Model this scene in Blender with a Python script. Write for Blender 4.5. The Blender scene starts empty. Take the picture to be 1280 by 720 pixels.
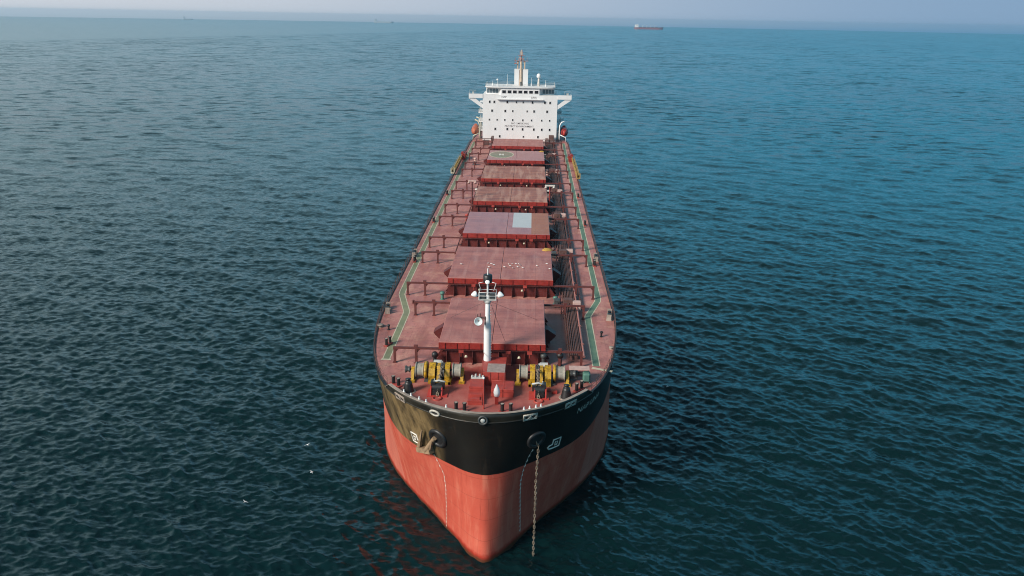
import bpy, math, random
import numpy as np
from mathutils import Vector, Matrix
random.seed(7); RNG = np.random.default_rng(11)
sc = bpy.context.scene
COL = sc.collection
PI = math.pi
R = math.radians

# ------------------------------------------------------------------ camera
Z0 = 16.8                                   # the main deck lies 16.8 m above the water
CAM = (4.00, -69.38, 38.87 + Z0)
YAW, PITCH, ROLL = R(-1.185), R(18.645), R(1.008)
cd = bpy.data.cameras.new('camera'); cam = bpy.data.objects.new('camera', cd); COL.objects.link(cam)
cd.sensor_fit = 'HORIZONTAL'; cd.sensor_width = 36.0; cd.lens = 36.0 * 1000 / 1280
cd.clip_start = 1.0; cd.clip_end = 80000.0
fwd = Vector((math.sin(YAW)*math.cos(PITCH), math.cos(YAW)*math.cos(PITCH), -math.sin(PITCH)))
rgt = Vector((math.cos(YAW), -math.sin(YAW), 0)); up = rgt.cross(fwd)
r2 = rgt*math.cos(ROLL) + up*math.sin(ROLL); u2 = up*math.cos(ROLL) - rgt*math.sin(ROLL)
cam.matrix_world = Matrix(((r2.x, u2.x, -fwd.x, CAM[0]), (r2.y, u2.y, -fwd.y, CAM[1]), (r2.z, u2.z, -fwd.z, CAM[2]), (0, 0, 0, 1)))
sc.camera = cam

# ------------------------------------------------------------------ sky, sun, exposure
SUN_EL, SUN_ROT = R(32), R(-130)
wd = bpy.data.worlds.new('World'); sc.world = wd; wd.use_nodes = True
wn = wd.node_tree
sky = wn.nodes.new('ShaderNodeTexSky'); sky.sky_type = 'NISHITA'; sky.sun_disc = False
sky.sun_elevation = SUN_EL; sky.sun_rotation = SUN_ROT
sky.air_density = 1.0; sky.dust_density = 0.2; sky.ozone_density = 1.8; sky.altitude = 0
tc = wn.nodes.new('ShaderNodeTexCoord'); sx = wn.nodes.new('ShaderNodeSeparateXYZ'); wn.links.new(tc.outputs['Generated'], sx.inputs[0])
def wmap(sock, a, b, lo, hi, kind='SMOOTHSTEP'):
    n = wn.nodes.new('ShaderNodeMapRange'); n.interpolation_type = kind
    for i, v in enumerate((a, b, lo, hi)): n.inputs[i+1].default_value = v
    wn.links.new(sock, n.inputs[0]); return n.outputs[0]
def wmix(fac, a, b):
    n = wn.nodes.new('ShaderNodeMix'); n.data_type = 'RGBA'
    for s_, v in ((n.inputs[0], fac), (n.inputs[6], a), (n.inputs[7], b)):
        if hasattr(v, 'is_linked'): wn.links.new(v, s_)
        else: s_.default_value = v
    return n.outputs[2]
# hazy band above the sea: pale on the sun's side, blue lilac away from it; the Sky Texture above
band = wmix(wmap(sx.outputs['X'], -0.62, 0.62, 0, 1), (4.7, 4.95, 5.4, 1), (1.75, 2.7, 4.0, 1))
tint = wn.nodes.new('ShaderNodeMix'); tint.data_type = 'RGBA'; tint.blend_type = 'MULTIPLY'; tint.inputs[0].default_value = 1.0
wn.links.new(sky.outputs[0], tint.inputs[6]); tint.inputs[7].default_value = (1.0, 0.95, 0.66, 1)
low = wmix(wmap(sx.outputs['X'], -0.95, 0.42, 0, 1), (4.0, 5.1, 5.3, 1), (0.55, 3.8, 6.1, 1))
air = wmix(wmap(sx.outputs['Z'], 0.14, 0.72, 0.96, 0.0), tint.outputs[2], low)
fog = wmix(wmap(sx.outputs['X'], -0.5, 0.5, 0, 1), (3.6, 4.0, 4.4, 1), (0.9, 2.2, 3.7, 1))     # the sea mist right on the horizon
band = wmix(wmap(sx.outputs['Z'], -0.010, 0.001, 1.0, 0.0), band, fog)
wn.links.new(wmix(wmap(sx.outputs['Z'], 0.022, 0.065, 0.97, 0.0), air, band), wn.nodes['Background'].inputs[0])
wn.nodes['Background'].inputs[1].default_value = 0.115
sl = bpy.data.lights.new('sun', 'SUN'); sl.energy = 4.4; sl.angle = R(17.0); sl.color = (1.0, 0.93, 0.84)
so = bpy.data.objects.new('sun', sl); COL.objects.link(so)
sd = Vector((math.sin(SUN_ROT)*math.cos(SUN_EL), math.cos(SUN_ROT)*math.cos(SUN_EL), math.sin(SUN_EL)))
so.rotation_euler = sd.to_track_quat('Z', 'Y').to_euler()
so.location = (-200, -100, 200)
vs = sc.view_settings
sc.display_settings.display_device = 'sRGB'
vs.view_transform = 'Standard'; vs.look = 'None'; vs.exposure = 0.22; vs.gamma = 1.0; vs.use_curve_mapping = False
sc.render.film_transparent = False
cy = sc.cycles
cy.use_denoising = True; cy.pixel_filter_type = 'BLACKMAN_HARRIS'; cy.filter_width = 1.05
cy.max_bounces = 6; cy.diffuse_bounces = 3; cy.glossy_bounces = 3; cy.volume_bounces = 1; cy.transmission_bounces = 2
cy.sample_clamp_indirect = 4.0
try:
    cy.denoiser = 'OPENIMAGEDENOISE'; cy.denoising_prefilter = 'ACCURATE'
except Exception:
    pass

# ------------------------------------------------------------------ materials
def N(nt, kind, **kw):
    n = nt.nodes.new(kind)
    for k, v in kw.items():
        if k.startswith('i_'):
            n.inputs[int(k[2:]) if k[2:].isdigit() else k[2:].replace('_', ' ')].default_value = v
        else:
            setattr(n, k, v)
    return n
def new_mat(name):
    m = bpy.data.materials.new(name); m.use_nodes = True
    return m, m.node_tree, m.node_tree.nodes['Principled BSDF']
def pos_vec(nt, scale=(1, 1, 1)):
    g = N(nt, 'ShaderNodeNewGeometry'); mp = N(nt, 'ShaderNodeMapping'); mp.inputs['Scale'].default_value = scale
    nt.links.new(g.outputs['Position'], mp.inputs['Vector'])
    return mp.outputs[0]
def noise(nt, vec, scale, detail=5, rough=0.6):
    n = N(nt, 'ShaderNodeTexNoise'); n.inputs['Scale'].default_value = scale; n.inputs['Detail'].default_value = detail
    n.inputs['Roughness'].default_value = rough
    nt.links.new(vec, n.inputs['Vector'])
    return n.outputs[0]
def ramp(nt, val, a, b, lo=0.0, hi=1.0):
    n = N(nt, 'ShaderNodeMapRange'); n.inputs[1].default_value = a; n.inputs[2].default_value = b
    n.inputs[3].default_value = lo; n.inputs[4].default_value = hi
    nt.links.new(val, n.inputs[0])
    return n.outputs[0]
def mix(nt, fac, a, b, mode='MIX'):
    n = N(nt, 'ShaderNodeMix', data_type='RGBA', blend_type=mode)
    for sock, v in ((n.inputs[0], fac), (n.inputs[6], a), (n.inputs[7], b)):
        if hasattr(v, 'is_linked'): nt.links.new(v, sock)
        elif isinstance(v, (int, float)): sock.default_value = v
        else: sock.default_value = (*v, 1)
    return n.outputs[2]
def math_n(nt, op, a, b=None, clamp=False):
    n = N(nt, 'ShaderNodeMath', operation=op, use_clamp=clamp)
    for i, v in enumerate((a, b)):
        if v is None: continue
        if hasattr(v, 'is_linked'): nt.links.new(v, n.inputs[i])
        else: n.inputs[i].default_value = v
    return n.outputs[0]
def paint(name, c, rough=0.5, var=0.18, scale=0.8, rust=0.0, rust_c=(0.12, 0.045, 0.02), fade=0.0, fade_c=(0.4, 0.3, 0.28), stretch=(1, 1, 1), spec=0.5, bump=0.0):
    """weathered marine paint: base tone, blotches, faded areas and rust specks of their own shape"""
    m, nt, b = new_mat(name)
    v = pos_vec(nt, stretch)
    n1 = noise(nt, v, scale, 6, 0.65)
    col = mix(nt, ramp(nt, n1, 0.3, 0.7), tuple(x*(1-var) for x in c), tuple(min(1, x*(1+var)) for x in c))
    if fade > 0:
        n2 = noise(nt, v, scale*0.35, 4, 0.55)
        col = mix(nt, ramp(nt, n2, 0.42, 0.72, 0, fade), col, fade_c)
    if rust > 0:
        n3 = noise(nt, v, scale*2.6, 8, 0.7)
        col = mix(nt, ramp(nt, n3, 0.70-0.25*rust, 0.78-0.15*rust, 0, 0.85), col, rust_c)
    nt.links.new(col, b.inputs['Base Color'])
    nt.links.new(ramp(nt, n1, 0.25, 0.75, rough*0.85, min(1, rough*1.15)), b.inputs['Roughness'])
    b.inputs['Specular IOR Level'].default_value = spec
    if bump:
        bn = N(nt, 'ShaderNodeBump'); bn.inputs['Strength'].default_value = bump; bn.inputs['Distance'].default_value = 0.05
        nt.links.new(n1, bn.inputs['Height']); nt.links.new(bn.outputs[0], b.inputs['Normal'])
    return m
RED_DARK = (0.20, 0.022, 0.018)
M = {}
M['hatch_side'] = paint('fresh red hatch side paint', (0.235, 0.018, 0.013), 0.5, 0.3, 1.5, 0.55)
M['coaming'] = paint('shade deepened coaming red', (0.095, 0.014, 0.012), 0.5, 0.25, 1.2, 0.3)  # coaming red deepened to stand for the shade under the covers
M['rail'] = paint('brown red rail paint', (0.105, 0.026, 0.022), 0.55, 0.25, 1.5, 0.35)
M['deck_red'] = paint('deck fitting red', (0.33, 0.045, 0.034), 0.5, 0.2, 1.5, 0.25)
M['pipe_pink'] = paint('faded pink pipe paint', (0.34, 0.14, 0.12), 0.55, 0.2, 0.8, 0.3)
M['pipe_brown'] = paint('dirty brown pipe paint', (0.105, 0.050, 0.042), 0.6, 0.3, 0.9, 0.4)
M['yellow'] = paint('yellow winch paint', (0.43, 0.245, 0.012), 0.5, 0.35, 1.8, 0.9, (0.10, 0.05, 0.02))
M['rope'] = paint('grey mooring rope', (0.26, 0.24, 0.20), 0.9, 0.3, 3.0)
M['black'] = paint('black fitting paint', (0.016, 0.015, 0.016), 0.45, 0.3, 2.0)
M['knuckle'] = paint('worn black bar', (0.022, 0.019, 0.015), 0.4, 0.4, 1.0, 0.3)
M['bulwark_out'] = paint('dusty black bulwark', (0.014, 0.012, 0.009), 0.42, 0.45, 0.7, 0.25, (0.085, 0.058, 0.03), 0.5, (0.055, 0.045, 0.03))
M['darkgrey'] = paint('dark machinery grey', (0.055, 0.058, 0.058), 0.5, 0.3, 2.0, 0.2)
M['roofgrey'] = paint('pinkish grey roof', (0.30, 0.235, 0.215), 0.6, 0.25, 2.0, 0.4)
M['horn'] = paint('pale cyan grey horn', (0.58, 0.64, 0.64), 0.4, 0.1, 2.0)
M['grey'] = paint('light grey metal', (0.42, 0.42, 0.40), 0.5, 0.2, 2.0, 0.2)
M['green'] = paint('machinery green', (0.075, 0.17, 0.135), 0.5, 0.2, 1.6, 0.15)
M['white'] = paint('white paint', (0.70, 0.69, 0.68), 0.45, 0.06, 0.6, 0.06, (0.35, 0.24, 0.16))
M['house'] = paint('deckhouse white paint', (0.66, 0.645, 0.640), 0.5, 0.05, 0.25, 0.12, (0.45, 0.38, 0.32), stretch=(1, 1, 0.25))
M['offwhite'] = paint('stained white paint', (0.55, 0.50, 0.45), 0.55, 0.2, 1.4, 0.35, (0.30, 0.17, 0.09))
M['buff'] = paint('buff mast paint', (0.48, 0.36, 0.27), 0.5, 0.2, 1.2, 0.3)
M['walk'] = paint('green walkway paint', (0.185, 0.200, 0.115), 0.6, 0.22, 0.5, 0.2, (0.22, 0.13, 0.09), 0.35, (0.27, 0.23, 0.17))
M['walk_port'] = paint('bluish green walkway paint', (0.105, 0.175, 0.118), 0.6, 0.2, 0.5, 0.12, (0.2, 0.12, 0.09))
M['faded_green'] = paint('faded grey green circle', (0.215, 0.215, 0.150), 0.6, 0.2, 0.5, 0.2, (0.3, 0.14, 0.1), 0.5, (0.33, 0.2, 0.16))
M['cream'] = paint('cream line paint', (0.50, 0.45, 0.33), 0.6, 0.2, 1.0, 0.3, (0.3, 0.14, 0.1))
M['yellow_cloth'] = paint('yellow canvas', (0.46, 0.27, 0.055), 0.8, 0.35, 2.0)
M['orange'] = paint('lifeboat orange', (0.40, 0.115, 0.06), 0.45, 0.12, 1.0)
M['boatred'] = paint('lifeboat red', (0.40, 0.040, 0.032), 0.4, 0.12, 1.0)
M['yellow_ladder'] = paint('gangway yellow', (0.38, 0.24, 0.06), 0.5, 0.25, 1.2, 0.3)
M['rusty'] = paint('rusty anchor steel', (0.26, 0.17, 0.10), 0.7, 0.3, 1.8, 0.3)
M['chain'] = paint('muddy chain steel', (0.19, 0.145, 0.105), 0.7, 0.3, 2.5, 0.25)
M['cap'] = paint('worn bulwark cap', (0.30, 0.24, 0.20), 0.55, 0.3, 1.2, 0.4)
M['bulwark_in'] = paint('inner bulwark red', (0.27, 0.055, 0.045), 0.55, 0.25, 1.0, 0.3)
M['chockpaint'] = paint('dirty white chock', (0.42, 0.39, 0.34), 0.55, 0.3, 2.0, 0.6, (0.14, 0.08, 0.05))
M['mark'] = paint('white hull mark paint', (0.66, 0.62, 0.56), 0.5, 0.15, 2.0, 0.15)
M['ink'] = paint('grey black lettering', (0.07, 0.055, 0.06), 0.6, 0.1)
M['salmon'] = paint('pale pink box paint', (0.50, 0.33, 0.29), 0.6, 0.2, 1.5, 0.2)
M['patch'] = paint('pale blue grey primer', (0.44, 0.46, 0.48), 0.5, 0.05, 0.6)
M['floodlight'] = paint('lamp reflector white', (0.8, 0.8, 0.78), 0.3, 0.05)
M['gull'] = paint('gull white feathers', (0.80, 0.79, 0.77), 0.8, 0.04, 8)
M['gullgrey'] = paint('gull grey wing', (0.38, 0.39, 0.41), 0.8, 0.1, 8)
M['beak'] = paint('gull beak', (0.6, 0.32, 0.04), 0.5, 0.1)
m, nt, b = new_mat('dark window glass'); b.inputs['Base Color'].default_value = (0.012, 0.014, 0.017, 1); b.inputs['Roughness'].default_value = 0.08; M['glass'] = m
m, nt, b = new_mat('blue grey bridge glass'); b.inputs['Base Color'].default_value = (0.10, 0.13, 0.15, 1); b.inputs['Roughness'].default_value = 0.1; M['glass_pale'] = m

def hatch_mat(name, c, c2, rough, streak, fade):
    """hatch top: faded oxide red with scuffs running across, dark weld seams and small stains"""
    m, nt, b = new_mat(name)
    v = pos_vec(nt); vx = pos_vec(nt, (0.12, 1.1, 1)); vy = pos_vec(nt, (1.0, 0.1, 1))
    n1 = noise(nt, v, 0.35, 7, 0.65); n2 = noise(nt, vx, 1.0, 5, 0.6); n3 = noise(nt, vy, 0.9, 5, 0.6); n4 = noise(nt, v, 2.2, 8, 0.75)
    col = mix(nt, ramp(nt, n1, 0.38, 0.62), c, c2)
    col = mix(nt, ramp(nt, n2, 0.46, 0.64, 0, streak), col, tuple(x*0.55 for x in c))
    col = mix(nt, ramp(nt, n3, 0.48, 0.64, 0, streak), col, fade)
    col = mix(nt, ramp(nt, n4, 0.56, 0.70, 0, 0.6), col, (0.13, 0.06, 0.045))
    br = N(nt, 'ShaderNodeTexBrick'); br.offset = 0.0
    br.inputs['Scale'].default_value = 1.0; br.inputs['Mortar Size'].default_value = 0.022; br.inputs['Brick Width'].default_value = 2.55; br.inputs['Row Height'].default_value = 5.2
    nt.links.new(v, br.inputs['Vector'])
    col = mix(nt, ramp(nt, noise(nt, v, 9.0, 3, 0.7), 0.35, 0.65, 0.0, 0.25), col, tuple(x*0.6 for x in c))
    col = mix(nt, math_n(nt, 'MULTIPLY', br.outputs['Fac'], 0.5), col, tuple(x*0.5 for x in c))
    nt.links.new(col, b.inputs['Base Color'])
    nt.links.new(ramp(nt, n1, 0.25, 0.75, rough*0.8, rough*1.2), b.inputs['Roughness'])
    bn = N(nt, 'ShaderNodeBump'); bn.inputs['Strength'].default_value = 0.25; bn.inputs['Distance'].default_value = 0.03
    nt.links.new(n1, bn.inputs['Height']); nt.links.new(bn.outputs[0], b.inputs['Normal'])
    return m
M['hatch_pink'] = hatch_mat('faded pink red hatch top', (0.33, 0.105, 0.088), (0.45, 0.172, 0.145), 0.5, 0.42, (0.52, 0.26, 0.22))
M['hatch_lilac'] = hatch_mat('glossy lilac red hatch top', (0.33, 0.112, 0.112), (0.43, 0.18, 0.175), 0.34, 0.3, (0.44, 0.24, 0.23))
M['hatch_rust'] = hatch_mat('weathered rust brown hatch top', (0.29, 0.095, 0.065), (0.40, 0.165, 0.115), 0.55, 0.75, (0.50, 0.28, 0.21))
M['hatch_orange'] = hatch_mat('rust orange hatch panel', (0.33, 0.120, 0.075), (0.37, 0.155, 0.10), 0.55, 0.2, (0.40, 0.21, 0.15))

# main deck: faded oxide red plating with plate seams, pale worn zones, water stains and rust runs
m, nt, b = new_mat('faded oxide red deck plating')
v = pos_vec(nt)
n1 = noise(nt, v, 0.12, 6, 0.6); n2 = noise(nt, v, 0.5, 7, 0.65); n3 = noise(nt, v, 2.4, 8, 0.75); n4 = noise(nt, pos_vec(nt, (1, 0.15, 1)), 0.7, 5, 0.6)
col = mix(nt, ramp(nt, n1, 0.35, 0.65), (0.31, 0.103, 0.088), (0.46, 0.188, 0.162))
col = mix(nt, ramp(nt, n2, 0.48, 0.66, 0, 0.7), col, (0.53, 0.285, 0.225))
col = mix(nt, ramp(nt, n4, 0.50, 0.66, 0, 0.6), col, (0.24, 0.078, 0.066))
col = mix(nt, ramp(nt, n3, 0.54, 0.67, 0, 0.75), col, (0.17, 0.075, 0.058))
br = N(nt, 'ShaderNodeTexBrick'); br.inputs['Scale'].default_value = 1.0; br.inputs['Mortar Size'].default_value = 0.03
br.inputs['Brick Width'].default_value = 3.1; br.inputs['Row Height'].default_value = 9.4; nt.links.new(v, br.inputs['Vector'])
col = mix(nt, math_n(nt, 'MULTIPLY', br.outputs['Fac'], 0.30), col, (0.16, 0.055, 0.05))
sp = N(nt, 'ShaderNodeSeparateXYZ'); nt.links.new(v, sp.inputs[0])      # the forecastle was repainted: stronger red forward of the first hatch
yy = math_n(nt, 'ADD', sp.outputs['Y'], math_n(nt, 'MULTIPLY', math_n(nt, 'SUBTRACT', n2, 0.5), 7.0))
xx = math_n(nt, 'ABSOLUTE', sp.outputs['X'])
fc = math_n(nt, 'MULTIPLY', ramp(nt, yy, 16.0, 17.6, 1, 0), ramp(nt, math_n(nt, 'ADD', xx, math_n(nt, 'MULTIPLY', n2, 5.0)), 9.5, 13.0, 0.8, 0.1))
fcol = mix(nt, ramp(nt, n2, 0.35, 0.7), (0.27, 0.048, 0.038), (0.36, 0.095, 0.080))
fcol = mix(nt, ramp(nt, n3, 0.56, 0.70, 0, 0.5), fcol, (0.13, 0.06, 0.045))
col = mix(nt, fc, col, fcol)
px = math_n(nt, 'ADD', sp.outputs['X'], math_n(nt, 'MULTIPLY', n2, 1.5))  # hatch shade painted into the deck between hatches and pipes, port side
hatch_shade = math_n(nt, 'MULTIPLY', math_n(nt, 'MULTIPLY', ramp(nt, px, 7.0, 8.0), ramp(nt, px, 10.8, 12.2, 1, 0)), ramp(nt, sp.outputs['Y'], 18, 60, 0.25, 0.7))
col = mix(nt, hatch_shade, col, (0.21, 0.115, 0.108))
nt.links.new(col, b.inputs['Base Color'])
nt.links.new(ramp(nt, n2, 0.3, 0.7, 0.42, 0.65), b.inputs['Roughness'])
bn = N(nt, 'ShaderNodeBump'); bn.inputs['Strength'].default_value = 0.2; bn.inputs['Distance'].default_value = 0.03
nt.links.new(n2, bn.inputs['Height']); nt.links.new(bn.outputs[0], b.inputs['Normal'])
M['deck'] = m

# hull shell: black topside over red antifouling, dust runs and painted gold sheen on the black, faded side band, growth at the waterline
m, nt, b = new_mat('hull shell paint')
v = pos_vec(nt); sp = N(nt, 'ShaderNodeSeparateXYZ'); nt.links.new(v, sp.inputs[0])
z = sp.outputs['Z']
vs_ = pos_vec(nt, (1.0, 1.0, 0.16))
nb = noise(nt, v, 0.25, 6, 0.6); ns = noise(nt, vs_, 0.9, 6, 0.65); nf = noise(nt, v, 1.6, 8, 0.7)
red = mix(nt, ramp(nt, nb, 0.3, 0.7), (0.42, 0.066, 0.042), (0.51, 0.105, 0.068))
red = mix(nt, ramp(nt, ns, 0.50, 0.68, 0, 0.5), red, (0.56, 0.19, 0.125))
red = mix(nt, ramp(nt, ns, 0.44, 0.28, 0, 0.6), red, (0.27, 0.040, 0.028))
red = mix(nt, ramp(nt, math_n(nt, 'ADD', sp.outputs['Y'], math_n(nt, 'MULTIPLY', nb, 0.5)), 17.6, 17.75, 0, 0.38), red, (0.50, 0.20, 0.150))
red = mix(nt, ramp(nt, math_n(nt, 'ADD', z, math_n(nt, 'MULTIPLY', nf, 0.9)), 1.45, 1.0, 0, 0.85), red, (0.30, 0.022, 0.012))
red = mix(nt, ramp(nt, math_n(nt, 'ADD', z, math_n(nt, 'MULTIPLY', nf, 0.5)), 0.85, 0.45, 0, 0.85), red, (0.045, 0.028, 0.014))
blk = mix(nt, ramp(nt, nb, 0.35, 0.7), (0.0065, 0.0058, 0.0055), (0.014, 0.0115, 0.009))

# sun sheen and anchor mud painted as gold streaks on the starboard bow
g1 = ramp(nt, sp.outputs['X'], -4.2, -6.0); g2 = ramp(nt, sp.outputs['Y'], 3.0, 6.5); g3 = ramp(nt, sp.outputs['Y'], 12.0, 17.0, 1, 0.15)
sheen_mud_mask = math_n(nt, 'MULTIPLY', math_n(nt, 'MULTIPLY', g1, g2), g3)
blk = mix(nt, math_n(nt, 'MULTIPLY', sheen_mud_mask, ramp(nt, ns, 0.34, 0.60, 0.12, 1.0)), blk, (0.23, 0.155, 0.072))
blk = mix(nt, ramp(nt, ns, 0.60, 0.76, 0, 0.45), blk, (0.085, 0.055, 0.034))
wob = math_n(nt, 'ADD', z, math_n(nt, 'MULTIPLY', math_n(nt, 'SUBTRACT', nf, 0.5), 0.10))
nt.links.new(ramp(nt, wob, Z0-6.52, Z0-6.46, 0.07, 0.26), b.inputs['Specular IOR Level'])
col = mix(nt, ramp(nt, wob, Z0-6.52, Z0-6.46), red, blk)
sv = N(nt, 'ShaderNodeCombineXYZ'); nt.links.new(math_n(nt, 'ADD', math_n(nt, 'ABSOLUTE', sp.outputs['X']), sp.outputs['Y']), sv.inputs[0]); nt.links.new(z, sv.inputs[1])
bk_ = N(nt, 'ShaderNodeTexBrick'); bk_.inputs['Scale'].default_value = 1.0; bk_.inputs['Mortar Size'].default_value = 0.03; bk_.inputs['Brick Width'].default_value = 8.0; bk_.inputs['Row Height'].default_value = 2.45
nt.links.new(sv.outputs[0], bk_.inputs['Vector'])
col = mix(nt, math_n(nt, 'MULTIPLY', bk_.outputs['Fac'], 0.28), col, (0.03, 0.012, 0.009))
col = mix(nt, ramp(nt, noise(nt, v, 5.0, 6, 0.75), 0.60, 0.70, 0, 0.45), col, (0.10, 0.045, 0.025))
nt.links.new(col, b.inputs['Base Color'])
nt.links.new(ramp(nt, wob, Z0-6.52, Z0-6.46, 0.58, 0.36), b.inputs['Roughness'])
bn = N(nt, 'ShaderNodeBump'); bn.inputs['Strength'].default_value = 0.22; bn.inputs['Distance'].default_value = 0.05
nt.links.new(nb, bn.inputs['Height']); nt.links.new(bn.outputs[0], b.inputs['Normal'])
M['hull'] = m

# ------------------------------------------------------------------ mesh helpers
class MB:
    """collects boxes, cylinders, tubes and prisms; build() links them as ONE mesh object"""
    def __init__(s): s.v = []; s.f = []; s.m = []; s.sm = []; s.mi = 0
    def add(s, vs_, fs, smooth=False):
        o = len(s.v); s.v += [tuple(map(float, p)) for p in vs_]
        for f in fs: s.f.append(tuple(o+i for i in f)); s.m.append(s.mi); s.sm.append(smooth)
    def box(s, x0, x1, y0, y1, z0, z1, bev=0.0):
        if bev <= 0:
            s.add([(x, y, z) for z in (z0, z1) for y in (y0, y1) for x in (x0, x1)],
                  [(0, 2, 3, 1), (4, 5, 7, 6), (0, 1, 5, 4), (2, 6, 7, 3), (0, 4, 6, 2), (1, 3, 7, 5)])
        else:
            a, b_ = bev, bev
            ring = lambda d, zz: [(x0+d, y0, zz), (x1-d, y0, zz), (x1, y0+d, zz), (x1, y1-d, zz), (x1-d, y1, zz), (x0+d, y1, zz), (x0, y1-d, zz), (x0, y0+d, zz)]
            def ins(d, zz): return [(min(max(p[0], x0+d), x1-d), min(max(p[1], y0+d), y1-d), p[2]) for p in ring(bev, zz)]
            V = ins(bev, z0) + ring(bev, z0+bev) + ring(bev, z1-bev) + ins(bev, z1)
            F = [tuple(reversed(range(8)))]
            for k in range(3):
                for i in range(8): F.append((8*k+i, 8*k+(i+1) % 8, 8*k+8+(i+1) % 8, 8*k+8+i))
            F.append(tuple(24+i for i in range(8)))
            s.add(V, F)
        return s
    def cyl(s, p0, p1, r0, r1=None, n=12, caps=True, smooth=True):
        r1 = r0 if r1 is None else r1
        p0, p1 = Vector(p0), Vector(p1); d = (p1-p0).normalized()
        a = d.orthogonal().normalized(); b_ = d.cross(a)
        V = [p + (a*math.cos(2*PI*i/n) + b_*math.sin(2*PI*i/n))*r for p, r in ((p0, r0), (p1, r1)) for i in range(n)]
        s.add(V, [(i, (i+1) % n, n+(i+1) % n, n+i) for i in range(n)], smooth)
        if caps:
            s.add(V[:n], [tuple(reversed(range(n)))]); s.add(V[n:], [tuple(range(n))])
        return s
    def lathe(s, c, axis, prof, n=16, smooth=True):
        """prof: (distance along axis, radius)"""
        c = Vector(c); d = Vector(axis).normalized(); a = d.orthogonal().normalized(); b_ = d.cross(a)
        V = [c + d*t + (a*math.cos(2*PI*i/n) + b_*math.sin(2*PI*i/n))*max(r, 1e-4) for t, r in prof for i in range(n)]
        F = [(k*n+i, k*n+(i+1) % n, (k+1)*n+(i+1) % n, (k+1)*n+i) for k in range(len(prof)-1) for i in range(n)]
        s.add(V, F, smooth); return s
    def tube(s, pts, r, n=8, closed=False):
        pts = [Vector(p) for p in pts]; L = len(pts); V = []; a = None
        for i, p in enumerate(pts):
            q0 = pts[(i-1) % L] if (closed or i > 0) else p; q1 = pts[(i+1) % L] if (closed or i < L-1) else p
            d = (q1-q0).normalized()
            a = d.orthogonal().normalized() if a is None else (a - d*a.dot(d)).normalized()
            b_ = d.cross(a); V += [p + (a*math.cos(2*PI*k/n) + b_*math.sin(2*PI*k/n))*r for k in range(n)]
        F = [((i % L)*n+k, (i % L)*n+(k+1) % n, ((i+1) % L)*n+(k+1) % n, ((i+1) % L)*n+k) for i in range(L if closed else L-1) for k in range(n)]
        if not closed: F += [tuple(reversed(range(n))), tuple((L-1)*n+k for k in range(n))]
        s.add(V, F, True); return s
    def prism(s, poly, ax, a0, a1):
        """poly in the plane across axis ax (0 x, 1 y, 2 z), extruded from a0 to a1"""
        def P(p, a):
            return {0: (a, p[0], p[1]), 1: (p[0], a, p[1]), 2: (p[0], p[1], a)}[ax]
        n = len(poly); V = [P(p, a0) for p in poly] + [P(p, a1) for p in poly]
        s.add(V, [tuple(reversed(range(n))), tuple(n+i for i in range(n))] + [(i, (i+1) % n, n+(i+1) % n, n+i) for i in range(n)]); return s
    def build(s, name, mats, parent=None, at=(0, 0, 0), rot=None):
        me = bpy.data.meshes.new(name); me.from_pydata(s.v, [], s.f); 
        for mm in (mats if isinstance(mats, (list, tuple)) else [mats]): me.materials.append(M[mm] if isinstance(mm, str) else mm)
        me.polygons.foreach_set('material_index', s.m); me.polygons.foreach_set('use_smooth', s.sm)
        me.update()
        o = bpy.data.objects.new(name, me); COL.objects.link(o)
        place(o, parent, at, rot); return o
ORG = {}                                     # where each object's origin lies in ship coordinates (z = 0 on the main deck)
def place(o, parent, at, rot=None):
    """at is in ship coordinates for a top-level object or a child alike"""
    ORG[o.name] = Vector(at)
    if parent is None: o.location = Vector(at) + Vector((0, 0, Z0))
    else: o.parent = parent; o.location = Vector(at) - ORG[parent.name]
    if rot: o.rotation_euler = rot
def world_build(mb, name, mats, parent):
    """mesh given in ship coordinates; its origin is put at its own middle"""
    V = np.array(mb.v); c = (V.min(0)+V.max(0))/2; c[2] = V[:, 2].min()
    mb.v = [tuple(p-c) for p in V]
    return mb.build(name, mats, parent, tuple(c))
def copy_of(o, parent, at, rot=None):
    c = o.copy(); COL.objects.link(c); place(c, parent, at, rot)
    for ch in o.children:
        d = c2 = ch.copy(); COL.objects.link(c2); c2.parent = c; c2.location = ch.location
        ORG[c2.name] = ORG[c.name] + ch.location
    return c
def thing(name, label, cat, at, group=None):
    o = bpy.data.objects.new(name, None); COL.objects.link(o); place(o, None, at)
    o['label'] = label; o['category'] = cat
    if group: o['group'] = group
    return o
def tag(o, label, cat, group=None):
    o['label'] = label; o['category'] = cat
    if group: o['group'] = group
    return o
def text_mesh(body, size, spacing=1.0):
    """vertices (u, v) and faces of a line of lettering, centred"""
    cu = bpy.data.curves.new('lettering', 'FONT'); cu.body = body; cu.size = size; cu.align_x = 'CENTER'; cu.align_y = 'CENTER'; cu.space_character = spacing
    cu.resolution_u = 3; cu.offset = 0.012*size
    o = bpy.data.objects.new('lettering', cu); COL.objects.link(o)
    dg = bpy.context.evaluated_depsgraph_get(); me = o.evaluated_get(dg).to_mesh()
    V = [(p.co.x, p.co.y) for p in me.vertices]; F = [tuple(p.vertices) for p in me.polygons]
    o.evaluated_get(dg).to_mesh_clear(); bpy.data.objects.remove(o); bpy.data.curves.remove(cu)
    return V, F

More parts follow.
